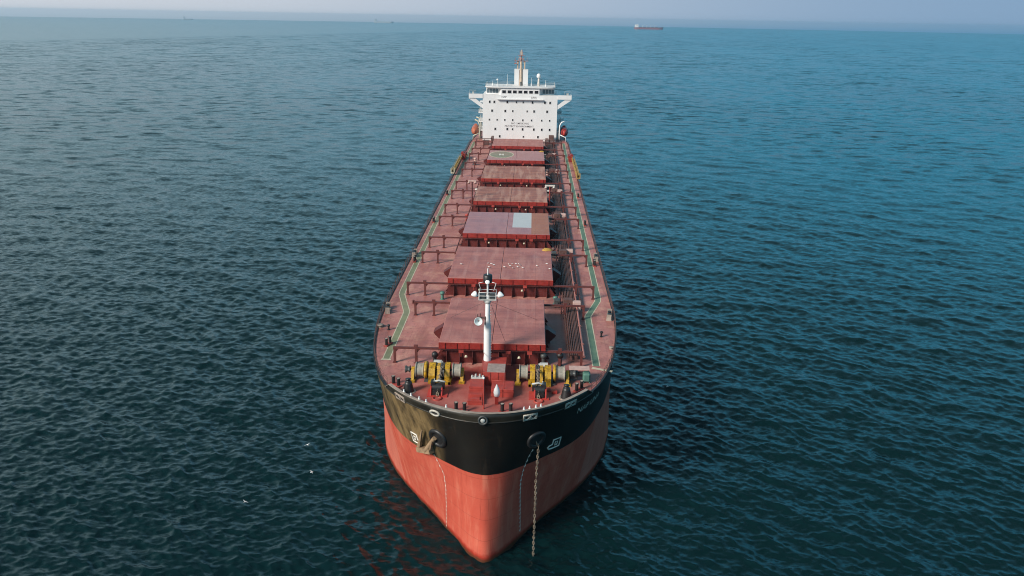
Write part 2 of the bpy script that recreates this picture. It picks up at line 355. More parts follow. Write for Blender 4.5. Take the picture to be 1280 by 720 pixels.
# ------------------------------------------------------------------ the ship's hull form (ship coordinates: y from the stem aft, z from the main deck)
TOP = [(2.75,0),(2.8,1.0),(3.05,2.4),(3.5,3.8),(4.5,5.95),(6.2,8.25),(8.0,9.95),(9.15,10.85),(11,11.95),(13.1,12.9),(16.5,14.0),(20.5,14.9),(25.7,15.6),(31.5,16.05),(36,16.13),(45,16.13)]
MID = [(3.55,0),(3.6,.4),(4.0,1.6),(4.5,2.45),(5.3,3.5),(6.6,5.1),(8.0,6.6),(9.2,7.9),(11.6,9.9),(14.5,11.5),(18.5,13.05),(22.5,14.2),(28,15.3),(34,16.0),(38,16.13),(45,16.13)]
WL = [(2.75,0),(2.85,.42),(3.3,0.95),(4.3,1.85),(6.5,3.25),(8.4,4.5),(9.4,5.1),(11.5,6.45),(14.9,8.9),(20,12.1),(25,14.3),(29,15.3),(32.5,15.95),(37,16.13),(41,16.13),(45,16.13)]
KEEL = [(1.0,0),(1.3,1.1),(2.2,1.7),(4.5,2.3),(7,3.0),(9,3.9),(11,5.0),(14,7.0),(18,9.6),(23,12.2),(28,14),(32,15),(36,15.6),(39,16),(42,16.1),(45,16.13)]
NT = 64
TT = np.linspace(0, 1, NT) ** 1.25
def smooth_curve(pts, n=600):
    P = np.array(pts, float)
    d = np.r_[0, np.cumsum(np.hypot(*np.diff(P, axis=0).T) ** 0.5)]
    m = np.zeros_like(P)                                   # Catmull-Rom tangents
    m[1:-1] = (P[2:] - P[:-2]) / (d[2:] - d[:-2])[:, None]
    m[0] = (P[1] - P[0]) / (d[1] - d[0]); m[0, 0] = 0.0
    m[-1] = (0, 0); m[-1, 0] = (P[-1] - P[-2])[0] / (d[-1] - d[-2])
    out = []
    for s in np.linspace(0, d[-1], n):
        i = min(max(np.searchsorted(d, s) - 1, 0), len(P) - 2)
        h = d[i + 1] - d[i]; u = (s - d[i]) / h
        out.append((2*u**3-3*u**2+1)*P[i] + (u**3-2*u**2+u)*h*m[i] + (-2*u**3+3*u**2)*P[i+1] + (u**3-u**2)*h*m[i+1])
    out = np.array(out)
    L = np.r_[0, np.cumsum(np.hypot(*np.diff(out, axis=0).T))]; L /= L[-1]
    return np.stack([np.interp(TT, L, out[:, 0]), np.interp(TT, L, out[:, 1])], 1)
CT, CM, CW, CK = (smooth_curve(c) for c in (TOP, MID, WL, KEEL))
def ring(z):
    """plan curve (y, half breadth) of the forebody at height z above the deck"""
    if z < -16.8:
        k = min(1, (-16.8 - z) / 4.2); k = k * k * (3 - 2 * k)
        R = CW * (1 - k) + CK * k
        b = max(0.0, (-z - 19.5) / 2.5); R = R.copy(); R[:, 1] *= 1 - 0.25 * b * b
    else:
        a, b, c = 1.1, -6.5, -16.8
        R = (CT * ((z-b)*(z-c)/((a-b)*(a-c))) + CM * ((z-a)*(z-c)/((b-a)*(b-c))) + CW * ((z-a)*(z-b)/((c-a)*(c-b))))
    R = R.copy(); R[:, 1] = np.clip(R[:, 1], 0, 16.13)
    return R
def hull_point(t, z, side, off=0.0):
    """point on the shell: t = 0 stem .. 1 midbody, side -1 or 1, off = metres outside the plate"""
    R = ring(z); y = np.interp(t, TT, R[:, 0]); h = np.interp(t, TT, R[:, 1])
    e = 0.004
    ta, tb = max(0, t - e), min(1, t + e)
    dy = np.interp(tb, TT, R[:, 0]) - np.interp(ta, TT, R[:, 0]); dh = np.interp(tb, TT, R[:, 1]) - np.interp(ta, TT, R[:, 1])
    n = np.hypot(dy, dh) + 1e-9
    return np.array([side * (h + off * dy / n), y - off * dh / n, z])

ship = thing('cargo_ship', 'long red and black bulk carrier lying bow first at anchor with white deckhouse aft', 'cargo ship', (0, 3.0, -Z0))
STERN = 232.0
def aft_points(z):
    out = []
    for y in (60, 80, 100, 120, 140, 160, 180, 195, 205, 213, 220, 226, STERN):
        k = max(0.0, (y-190)/(STERN-190)); deep = min(1, max(0, (-z-3)/14))
        h = 16.13*(1 - k**2*(0.20 + 0.78*deep))
        out.append((y, h))
    return out
ZL = [0, -0.6, -1.3, -2.2, -3.2, -4.2, -5.2, -6.0, -6.5, -7.2, -8.2, -9.5, -11, -12.5, -14, -15.2, -16.2, -17, -18, -19, -20, -21, -21.9]
def full_ring(z):
    Rg = ring(z); pts = [(y, h) for y, h in Rg] + aft_points(z)
    return [(h, y) for y, h in reversed(pts)] + [(-h, y) for y, h in pts[1:]]
mb = MB(); rings = [[(x, y, z) for x, y in full_ring(z)] for z in ZL]
n = len(rings[0]); V = [p for r_ in rings for p in r_]
mb.add(V, [(k*n+i, k*n+i+1, (k+1)*n+i+1, (k+1)*n+i) for k in range(len(ZL)-1) for i in range(n-1)], True)
mb.add([p for k in range(len(ZL)) for p in (rings[k][0], rings[k][-1])], [(2*k, 2*k+1, 2*k+3, 2*k+2) for k in range(len(ZL)-1)])
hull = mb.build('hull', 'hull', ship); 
mb = MB(); r0 = full_ring(0.0); half = len(r0)//2
VV = []; 
for i in range(half+1):
    x, y = r0[i]; x2, y2 = r0[len(r0)-1-i]
    x -= 0.06; x2 += 0.06
    VV += [(x + (x2-x)*k/6, y, 0.0) for k in range(7)]
mb.add(VV, [(7*i+k, 7*i+k+1, 7*i+7+k+1, 7*i+7+k) for i in range(half) for k in range(6)])
mb.build('deck', 'deck', ship)

# black sheer strake along the deck edge, then the bulwark round the bow with its cap rail and brackets
def offs(t, z, side, off): return tuple(hull_point(t, z, side, off))
TB = float(np.interp(8.9, ring(1.1)[:, 0], TT)); TE = float(np.interp(10.6, ring(0)[:, 0], TT))
ts = list(np.linspace(0, TB, 40)); path = [(t, -1) for t in reversed(ts)] + [(t, 1) for t in ts[1:]]
mb = MB(); mb.mi = 0
rows = []
for t, s in path: rows.append([offs(t, 0.0, s, 0.02), offs(t, 0.5, s, 0.02), offs(t, 1.1, s, 0.02), offs(t, 1.1, s, -0.10), offs(t, 0.5, s, -0.10), offs(t, 0.0, s, -0.10)])
L = len(rows); V = [p for r_ in rows for p in r_]
mb.add(V, [(6*i+k, 6*i+6+k, 6*i+7+k, 6*i+k+1) for i in range(L-1) for k in (0, 1, 2)], True)
mb.mi = 1
mb.add(V, [(6*i+k, 6*i+6+k, 6*i+7+k, 6*i+k+1) for i in range(L-1) for k in (3, 4)], True)
mb.mi = 0
for s in (-1, 1):                            # the bulwark slopes down to the deck at its after ends
    a = [offs(TB, 0.0, s, 0.02), offs(TB, 1.1, s, 0.02), offs(TE, 0.05, s, 0.02), offs(TE, 0.0, s, 0.02)]
    b_ = [offs(TB, 0.0, s, -0.10), offs(TB, 1.1, s, -0.10), offs(TE, 0.05, s, -0.10), offs(TE, 0.0, s, -0.10)]
    mb.add(a+b_, [(0, 1, 2, 3), (7, 6, 5, 4), (1, 5, 6, 2)])
bulw = mb.build('bulwark', ['bulwark_out', 'bulwark_in'], ship)
mb = MB(); cap = [offs(t, 1.13, s, -0.04) for t, s in path]
cap = [offs(TE, 0.08, -1, -0.04)] + cap + [offs(TE, 0.08, 1, -0.04)]
V = []
for p in cap: V += [(p[0]*1.012, p[1]-0.14, p[2]), (p[0]*1.012, p[1]-0.14, p[2]+0.05), (p[0]*0.988, p[1]+0.16, p[2]+0.05), (p[0]*0.988, p[1]+0.16, p[2])]
mb.add(V, [(4*i+k, 4*i+4+k, 4*i+4+(k+1) % 4, 4*i+(k+1) % 4) for i in range(len(cap)-1) for k in range(4)])
mb.build('cap_rail', 'cap', bulw, ORG[bulw.name])
mb = MB()
for t, s in path[1:-1:2]:
    o_ = Vector(offs(t, 0, s, -0.11)); i_ = Vector(offs(t, 0, s, -0.75)); tp = Vector(offs(t, 1.05, s, -0.11)); w = (i_-o_).cross(Vector((0, 0, 1))).normalized()*0.03
    mb.add([o_-w, i_-w, tp-w, o_+w, i_+w, tp+w], [(0, 1, 2), (5, 4, 3), (1, 4, 5, 2)])
mb.build('bracket', 'bulwark_in', bulw, ORG[bulw.name])
mb = MB()
for s in (-1, 1):
    mk = MB(); mk.tube([offs(t, -0.02, s, 0.03) for t in np.linspace(0, TE, 60)], 0.075, 6); world_build(mk, 'knuckle_bar', 'knuckle', ship)
    e = [(offs(t, 0.0, s, 0.03), offs(t, 0.0, s, -0.22)) for t in np.linspace(TB, 1, 40)]
    e += [((s*16.16, y, 0), (s*15.91, y, 0)) for y in (60, 80, 100, 120, 140, 160, 180, 190)]
    e += [((s*(h+.03), y, 0), (s*(h-.22), y, 0)) for y, h in aft_points(0)[7:]]
    V = [q for a, b_ in e for q in (a, (a[0], a[1], 0.12), (b_[0], b_[1], 0.12), b_)]
    mb.add(V, [(4*i+k, 4*i+4+k, 4*i+5+k, 4*i+1+k) for i in range(len(e)-1) for k in range(3)])
mb.build('sheer_strake', 'black', ship)

# openings in the bulwark: welded white panama chocks, round centre chock
def hull_tube(pts, side, r, off, mbx, closed=False, n=6): mbx.tube([offs(t, z_, side, off) for t, z_ in pts], r, n, closed)
def oval(tc, zc, ht, hz, n=18): return [(tc+ht*math.cos(2*PI*i/n), zc+hz*math.sin(2*PI*i/n)) for i in range(n)]
def chock(tc, zc, side, holes, ht, hz, col):
    mbx = MB()
    if holes == 2:
        for k in (-1, 1): hull_tube(oval(tc+k*ht*0.55, zc, ht*0.45, hz*0.72, 14), side, 0.075, 0.05, mbx, True)
        hull_tube([(tc-ht*1.1, zc-hz), (tc+ht*1.1, zc-hz), (tc+ht*1.1, zc+hz), (tc-ht*1.1, zc+hz)], side, 0.09, 0.05, mbx, True)
    else: hull_tube(oval(tc, zc, ht, hz), side, 0.13, 0.05, mbx, True)
    if holes == 2: hull_tube([(tc, zc-hz), (tc, zc+hz)], side, 0.09, 0.05, mbx)
    c = world_build(mbx, 'panama_chock', col, ship)
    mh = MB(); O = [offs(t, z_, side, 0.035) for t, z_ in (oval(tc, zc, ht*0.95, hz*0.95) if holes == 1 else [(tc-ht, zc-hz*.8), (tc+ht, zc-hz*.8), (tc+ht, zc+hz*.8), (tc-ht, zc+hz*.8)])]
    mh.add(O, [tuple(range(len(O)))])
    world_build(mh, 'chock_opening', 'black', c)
chock(0.2188, 0.15, -1, 2, 0.0155, 0.34, 'cap')
chock(0.112, 0.15, -1, 1, 0.0110, 0.30, 'chockpaint')
chock(0.2032, 0.21, 1, 2, 0.0150, 0.33, 'chockpaint')
chock(0.0965, 0.19, 1, 2, 0.0140, 0.33, 'chockpaint')
mb = MB(); mb.lathe((-0.2, 2.80, 0.35), (0, -1, 0), [(0, 0.52), (0.12, 0.52), (0.16, 0.42), (0.10, 0.34), (0.0, 0.30)], 20)
cc = world_build(mb, 'centre_chock', 'darkgrey', ship)
mb = MB(); mb.lathe((-0.2, 2.66, 0.35), (0, -1, 0), [(0.0, 0.24), (0.05, 0.20), (0.06, 0.0)], 14); world_build(mb, 'plug', 'grey', cc)
for t, s in ((0.205, -1), (0.18, -1), (0.155, -1), (0.135, -1), (0.085, -1), (0.0955, 1), (0.083, 1), (0.110, 1), (0.122, 1)):
    p = Vector(offs(t, 1.16, s, -0.25)); mb = MB(); mb.cyl(p, p+Vector((0, 0, 0.30)), 0.09, 0.06, 8); mb.cyl(p, p+Vector((0, 0, 0.05)), 0.13, n=8)
    world_build(mb, 'lug', 'white', bulw)

# marks on the shell: draught marks down to the water, bulbous bow signs, the name on the port bow
DL = [(-5.80, -6.07, .1455), (0, -7.33, .1328), (0, -8.37, .121), (0, -10.37, .1234), (0, -12.81, .1352), (0, -15.38, .1523), (0, -16.74, .1634)]
zs = [d[1] for d in DL]; tz = [d[2] for d in DL]
DR = [(-3.09, .1362), (-4.27, .1208), (-5.39, .1091), (-6.75, .0999), (-8.39, .0955), (-10.63, .1007), (-13.54, .1128), (-15.81, .1246)]
def dashes(side, zz, tt, z_a, z_b, step):
    mbx = MB(); z_ = z_a
    while z_ > z_b:
        t = float(np.interp(-z_, [-a for a in zz], tt)); d = 0.0038
        for (z1, z2, t1, t2) in ((z_, z_-0.20, t-d*0.35, t+d*0.35),) + (((z_-0.20, z_-0.27, t-d, t+d*.5),) if side > 0 else ()):
            P4 = [offs(a, c, side, 0.025) for a, c in ((t1, z1), (t2, z1), (t2, z2), (t1, z2))]
            mbx.add(P4, [(0, 1, 2, 3)])
        z_ -= step
    for k in range(60):
        za, zb2 = z_a + (z_b-z_a)*k/60, z_a + (z_b-z_a)*(k+1)/60; w_ = 0.00045
        ta, tb2 = (float(np.interp(-q, [-a for a in zz], tt)) for q in (za, zb2))
        mbx.add([offs(a, c, side, 0.022) for a, c in ((ta-w_, za), (ta+w_, za), (tb2+w_, zb2), (tb2-w_, zb2))], [(0, 1, 2, 3)])
    return world_build(mbx, 'draught_marks', 'mark', ship)
dashes(-1, zs, tz, -6.2, -16.6, 0.62)
dashes(1, [d[0] for d in DR], [d[1] for d in DR], -4.6, -15.9, 0.60)
def emblem(side, tc, zc, st, sz):
    """outline of a bow with its bulb below: white strips on the shell"""
    P = [(-1, 1), (0.25, 1), (0.25, -0.05), (0.75, -0.1), (1.0, -0.45), (0.75, -0.9), (0.2, -1), (-1, -1), (-1, 1)]
    mbx = MB(); hull_tube([(tc - u*st, zc + w*sz) for u, w in P[:-1]], side, 0.085, 0.03, mbx, True)
    hull_tube([(tc - u*st, zc + w*sz) for u, w in ((-0.55, 0.35), (-0.2, 0.35), (-0.2, -0.45), (-0.55, -0.45))], side, 0.06, 0.03, mbx, True)
    return world_build(mbx, 'bulb_sign', 'mark', ship)
emblem(-1, 0.199, -5.25, 0.0165, 0.62); emblem(1, 0.1822, -5.05, 0.0185, 0.60)
def hull_text(body, size, side, tc, zc, spacing=1.0):
    V, F = text_mesh(body, size, spacing); Rz = ring(zc); arc = 47.0
    q = [offs(tc + u/arc*side*1.0, zc + w, side, 0.035) for u, w in V]
    mbx = MB(); mbx.add(q, F); return world_build(mbx, 'ship_name', 'chockpaint', ship)
hull_text('NAP LINA', 1.15, 1, 0.291, -1.55, 1.0)

# ------------------------------------------------------------------ green walkways with cream edges on the deck
def strip(name, pts, w, zz, col, off=0.0):
    mbx = MB(); V = []
    for i, p in enumerate(pts):
        q0 = Vector(pts[max(i-1, 0)]); q1 = Vector(pts[min(i+1, len(pts)-1)]); d = (q1-q0).normalized(); nn = Vector((d.y, -d.x))
        c = Vector(p) + nn*off
        V += [(*(c-nn*w/2), zz), (*(c+nn*w/2), zz)]
    mbx.add(V, [(2*i, 2*i+1, 2*i+3, 2*i+2) for i in range(len(pts)-1)])
    return world_build(mbx, name, col, ship)
WS = [(-12.72, 18.1), (-12.68, 33.6), (-12.75, 34.6), (-14.5, 41.6), (-14.6, 43.0), (-14.6, 70), (-14.65, 110), (-14.7, 150), (-14.7, 196)]
WP = [(12.35, 17.6), (12.36, 33.4), (12.42, 34.4), (14.2, 40.6), (14.35, 42.0), (14.35, 70), (14.3, 110), (14.4, 150), (14.6, 196)]
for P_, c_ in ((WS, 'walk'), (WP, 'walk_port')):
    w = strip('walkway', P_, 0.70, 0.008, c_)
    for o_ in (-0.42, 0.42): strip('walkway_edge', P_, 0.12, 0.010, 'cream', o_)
strip('walkway_edge', [(-13.3, 18.0), (-12.1, 18.0)], 0.4, 0.012, 'cream')
strip('walkway_edge', [(11.8, 17.1), (14.1, 16.2)], 0.5, 0.012, 'cream')

# ------------------------------------------------------------------ hatches: coaming, stays, two rolling panels, drive boxes, end rails on posts
HY = [(16.9, 32.6), (41.2, 58.1), (66.95, 83.25), (93.2, 108.1), (118.1, 135.1), (144.1, 160.2), (169.1, 183.7)]
TOPS = ['hatch_pink', 'hatch_pink', 'hatch_lilac', 'hatch_rust', 'hatch_rust', 'hatch_lilac', 'hatch_pink']
rail0 = {}
def make_rail(y, x0, x1, short):
    key = short
    mbx = MB(); mbx.box(-13.75, 13.75, -0.13, 0.13, 1.78, 2.02)
    if short: mbx = MB(); mbx.box(x0-0.15, x1+0.15, -0.13, 0.13, 1.78, 2.02)
    mbx.box(x0+2.3, x0+2.75, -0.1, 0.1, 2.02, 2.30); mbx.box(x1-2.75, x1-2.3, -0.1, 0.1, 2.02, 2.30)
    r_ = mbx.build('hatch_rail', 'rail', ship, (0, y, 0))
    for x in (x0, x0+2.55, x1-2.55, x1):
        mp = MB(); mp.box(-0.14, 0.14, -0.12, 0.12, 0, 1.78); mp.prism([(-0.14, 1.78), (-0.14, 1.35), (-0.5, 1.78)] if x > 0 else [(0.14, 1.78), (0.14, 1.35), (0.5, 1.78)], 1, -0.05, 0.05)
        mp.box(-0.25, 0.25, -0.22, 0.22, 0.0, 0.06)
        mp.build('rail_post', 'rail', r_, (x, y, 0))
    return r_
def copy_rail(src, y): return copy_of(src, ship, (0, y, 0))
for i, (y0, y1) in enumerate(HY):
    hw = 6.25 if i == 0 else 7.675
    mat = TOPS[i]; yc = (y0+y1)/2
    mb = MB(); 
    for s in (-1, 1):
        xa, xb = (0.012, hw) if s > 0 else (-hw, -0.012)
        mb.mi = 1
        mb.add([(xa, y0, 2.05), (xb, y0, 2.05), (xb, y1, 2.05), (xa, y1, 2.05), (xa, y0, 2.84), (xb, y0, 2.84), (xb, y1, 2.84), (xa, y1, 2.84)],
               [(3, 2, 1, 0), (0, 1, 5, 4), (1, 2, 6, 5), (2, 3, 7, 6), (3, 0, 4, 7)])
        b_ = 0.06; mb.mi = 0
        T = [(xa, y0, 2.84), (xb, y0, 2.84), (xb, y1, 2.84), (xa, y1, 2.84), (xa+b_, y0+b_, 2.90), (xb-b_, y0+b_, 2.90), (xb-b_, y1-b_, 2.90), (xa+b_, y1-b_, 2.90)]
        mb.add(T, [(0, 1, 5, 4), (1, 2, 6, 5), (2, 3, 7, 6), (3, 0, 4, 7)])
        if i == 2 and s > 0:                      # third hatch: pale blue grey primer square and a rust orange panel
            X = [xa+b_, 0.95, 4.4, xb-b_]; Y = [y0+b_, 71.6, y1-b_]
            Vg = [(x, y, 2.90) for y in Y for x in X]
            for r_ in range(2):
                for c_ in range(3):
                    mb.mi = 0 if c_ == 0 else (2 if (c_ == 1 and r_ == 1) else (0 if c_ == 1 else 3))
                    k = 4*r_+c_; mb.add(Vg, [(k, k+1, k+5, k+4)])
        else: mb.add(T[4:], [(0, 1, 2, 3)])
    mb.mi = 1                                     # stiffener plates and lugs on the skirt
    for k in range(9):
        x = -hw + 0.7 + k*(2*hw-1.4)/8
        mb.box(x-0.05, x+0.05, y0-0.10, y0, 2.1, 2.8)
    cov = mb.build('hatch_cover', [mat, 'hatch_side', 'patch', 'hatch_orange'], ship, (0, 0, 0))
    # coaming with vertical stays and a flange
    cw = hw-0.75; ya, yb = y0+0.75, y1-0.75
    mb = MB(); mb.box(-cw, cw, ya, yb, 0.0, 1.95)
    mb.box(-cw-0.28, cw+0.28, ya-0.28, ya, 1.62, 1.76); mb.box(-cw-0.28, -cw, ya, yb+0.28, 1.62, 1.76); mb.box(cw, cw+0.28, ya, yb+0.28, 1.62, 1.76)
    k = int(2*cw/1.55)
    for j in range(k+1):
        x = -cw + 0.1 + j*(2*cw-0.2)/k; mb.prism([(ya, 0), (ya-0.62, 0), (ya-0.28, 1.62), (ya, 1.62)], 0, x-0.04, x+0.04)
    k = int((yb-ya)/1.7)
    for j in range(k+1):
        y = ya + j*(yb-ya)/k
        for s in (-1, 1): mb.prism([(s*cw, 0), (s*(cw+1.35), 0), (s*(cw+0.28), 1.62), (s*cw, 1.62)], 1, y-0.05, y+0.05)
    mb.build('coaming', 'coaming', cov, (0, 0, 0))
    for s in (-1, 1):                             # rack drive in the middle of each side: a wedge shaped box
        mb = MB(); mb.prism([(s*(hw-.6), 2.0), (s*(hw+.35), 2.0), (s*(hw+1.45), 1.25), (s*(hw+1.3), 0.95), (s*(hw+.5), 0.15), (s*(hw-.6), 0.15)], 1, yc-0.8, yc+0.6)
        mb.box(min(s*(hw+.2), s*(hw+.7)), max(s*(hw+.2), s*(hw+.7)), yc-0.5, yc+0.5, 0.0, 0.5)
        world_build(mb, 'cover_drive', 'coaming', cov)
    for x in ([-3.6, 1.9, 4.4] if i != 1 else [-3.9, 3.6]):  # wedge cleats and small fittings hanging on the forward skirt
        mb = MB(); mb.box(x-0.28, x+0.28, y0-0.34, y0-0.06, 1.7, 2.0); mb.cyl((x, y0-0.22, 1.2), (x, y0-0.22, 1.7), 0.05, n=6); mb.cyl((x-.3, y0-.3, 2.05), (x+.3, y0-.3, 2.05), 0.05, n=6)
        world_build(mb, 'cleat', 'deck_red', cov)
    for x in (-3.0, 3.2):
        mb = MB(); mb.lathe((x, y0-0.30, 1.45), (0, -0.4, -1), [(0, 0.05), (0.05, 0.14), (0.28, 0.20), (0.30, 0.0)], 10)
        world_build(mb, 'hatch_lamp', 'cream', cov)
    if i == 5:                                    # winching area: green disc with a pale ring and an H
        mb = MB(); c = (-4.15, 152.9); q = lambda r_, k, n=40: (c[0]+r_*math.cos(2*PI*k/n), c[1]+r_*1.65*math.sin(2*PI*k/n), 2.906)
        mb.mi = 0; mb.add([q(3.1, k) for k in range(40)], [tuple(range(40))])
        mb.mi = 1; ringp = [q(r_, k) for k in range(40) for r_ in (3.12, 3.42)]
        mb.add(ringp, [(2*k, 2*k+1, (2*k+3) % 80, (2*k+2) % 80) for k in range(40)])
        mb.mi = 2
        for (xa, xb, ya_, yb_) in ((-0.62, -0.25, -1.3, 1.3), (0.25, 0.62, -1.3, 1.3), (-0.25, 0.25, -0.25, 0.25)):
            mb.add([(c[0]+x, c[1]+y, 2.911) for x, y in ((xa, ya_), (xb, ya_), (xb, yb_), (xa, yb_))], [(0, 1, 2, 3)])
        world_build(mb, 'winching_mark', ['faded_green', 'cream', 'mark'], cov)
    ra, rb = y0+0.32, y1-0.30
    if i == 0:
        make_rail(17.25, -11.5, 10.5, True); make_rail(33.2, -11.3, 11.7, True)
    else:
        if 'r' not in rail0: rail0['r'] = make_rail(ra, -13.6, 13.6, False)
        else: copy_rail(rail0['r'], ra)
        copy_rail(rail0['r'], rb)

# ------------------------------------------------------------------ pipes, cable tray and boxes along the port side; small pipes to starboard
def pipe(x, zz, r_, y0, y1, col, name='deck_pipe'):
    mbx = MB(); mbx.cyl((x, y0, zz), (x, y1, zz), r_, n=10)
    y = y0 + 1.5
    while y < y1:
        mbx.box(x-0.07, x+0.07, y-0.06, y+0.06, 0.0, zz-r_*0.6); mbx.cyl((x, y+2.2, zz), (x, y+2.34, zz), r_*1.55, n=10); y += 6.1
    return world_build(mbx, name, col, ship)
pipe(10.92, 0.72, 0.16, 18.6, 60, 'pipe_pink'); pipe(11.05, 0.72, 0.13, 60, 194, 'pipe_brown')
pipe(9.15, 0.55, 0.12, 18.8, 194, 'pipe_brown'); pipe(8.75, 0.45, 0.09, 34, 194, 'rail'); pipe(11.6, 0.45, 0.10, 36, 194, 'rail')
pipe(9.6, 0.9, 0.10, 60, 194, 'pipe_brown'); pipe(-8.6, 0.4, 0.09, 62, 186, 'rail')
mb = MB()                                        # cable tray: two side bars, rungs, cables
for x in (9.38, 10.6): mb.box(x-0.05, x+0.05, 18.8, 194, 0.70, 0.92)
y = 19.0
while y < 194: mb.box(9.38, 10.6, y-0.09, y+0.09, 0.72, 0.78); y += 0.9
for x in (9.6, 9.85, 10.05, 10.25, 10.42): mb.cyl((x, 18.8, 0.83), (x, 194, 0.83), 0.075, n=6)
mb.box(9.42, 10.56, 18.9, 194, 0.66, 0.69)
world_build(mb, 'cable_tray', 'pipe_brown', ship)
boxsrc = None
gaps = [(HY[i][1] + HY[i+1][0])/2 for i in range(6)]
for i, y in enumerate(gaps):
    for (x, w, h, col, nm) in ((10.9, 1.1, 1.55, 'salmon', 'valve_box'), (9.7, 1.3, 1.7, 'pipe_brown', 'fan_housing'), (8.2, 0.8, 1.2, 'darkgrey', 'cross_valve')):
        mb = MB(); mb.box(-w/2, w/2, -0.5, 0.5, 0.35, h, 0.04)
        for sx in (-1, 1):
            for sy in (-1, 1): mb.box(sx*(w/2-0.1)-0.05, sx*(w/2-0.1)+0.05, sy*0.4-0.05, sy*0.4+0.05, 0, 0.36)
        mb.cyl((0, -0.52, h*0.7), (0, -0.62, h*0.7), 0.16, n=10)
        mb.build(nm, col, ship, (x + 0.15*math.sin(i*2.1), y + 0.9*math.sin(i*1.7+x), 0))
    mb = MB(); mb.tube([(-7.0, y-0.4, 0.5), (-6, y-0.4, 0.5), (6.5, y-0.4, 0.5), (8.4, y-0.4, 0.5), (9.2, y-0.4, 0.7)], 0.10, 8); mb.tube([(-6.5, y+0.3, 0.35), (9.0, y+0.3, 0.35)], 0.07, 6)
    for x in (-5, -2, 1, 4): mb.box(x-0.08, x+0.08, y-0.5, y+0.4, 0, 0.4)
    world_build(mb, 'cross_pipe', 'pipe_brown', ship)
def vent(x, y, h, r_, col, capc=None, name='mushroom_vent'):
    mbx = MB(); mbx.cyl((0, 0, 0), (0, 0, h*0.8), r_*0.62, n=12); mbx.lathe((0, 0, h*0.68), (0, 0, 1), [(0, r_*0.65), (0.0, r_), (h*0.22, r_), (h*0.32, r_*0.55), (h*0.33, 0)], 14)
    mbx.cyl((0, 0, 0), (0, 0, 0.08), r_*0.95, n=12)
    return mbx.build(name, col, ship, (x, y, 0))
for x, y, h, r_, c_ in ((-6.68, 16.6, 1.75, 0.36, 'black'), (6.06, 17.5, 1.5, 0.36, 'darkgrey'), (8.0, 17.4, 1.7, 0.40, 'black'), (-14.02, 27.5, 0.75, 0.20, 'black'), (13.66, 26.9, 0.8, 0.20, 'black'),
                     (-8.35, 39.9, 1.2, 0.36, 'green'), (8.01, 39.0, 1.2, 0.36, 'green'), (-7.9, 62.3, 1.35, 0.38, 'pipe_brown'), (8.3, 64.2, 1.35, 0.34, 'pipe_brown'),
                     (-8.6, 88.0, 1.3, 0.38, 'deck_red'), (-8.4, 113.5, 1.3, 0.40, 'offwhite'), (8.3, 113.5, 1.3, 0.4, 'grey'), (8.4, 139.5, 1.3, 0.4, 'salmon'), (-8.3, 139.5, 1.3, 0.4, 'rail'), (-11.6, 152, 0.9, 0.7, 'darkgrey'), (-11.8, 158, 1.0, 0.5, 'salmon'),
                     (-8.2, 165, 1.3, 0.4, 'rail'), (8.2, 165, 1.3, 0.4, 'offwhite'), (-15.3, 28.5, 0.35, 0.45, 'cap'), (-12.3, 37.9, 0.5, 0.2, 'rail'), (14.6, 23.0, 0.3, 0.3, 'cap')):
    vent(x, y, h, r_, c_)
# lamp and hose posts between the fourth and fifth hatches
def lamp_post(x, y, h, col, wide, headcol):
    mbx = MB(); mbx.cyl((0, 0, 0), (0, 0, h), 0.17, 0.13, 10); mbx.cyl((0, 0, 0), (0, 0, 0.12), 0.38, n=12)
    p = mbx.build('hose_post', col, ship, (x, y, 0))
    mh = MB(); mh.box(-wide, wide, -0.22, 0.22, h, h+0.25); 
    for s in (-1, 1): mh.lathe((s*wide*0.8, -0.2, h-0.05), (0, -0.7, -0.7), [(0, 0.12), (0.35, 0.32), (0.36, 0.0)], 10)
    mh.build('lamp_head', headcol, p, (x, y, 0)); return p
lamp_post(-8.2, 96.8, 6.2, 'rail', 0.85, 'salmon'); lamp_post(8.15, 96.5, 5.6, 'hatch_side', 1.05, 'offwhite')

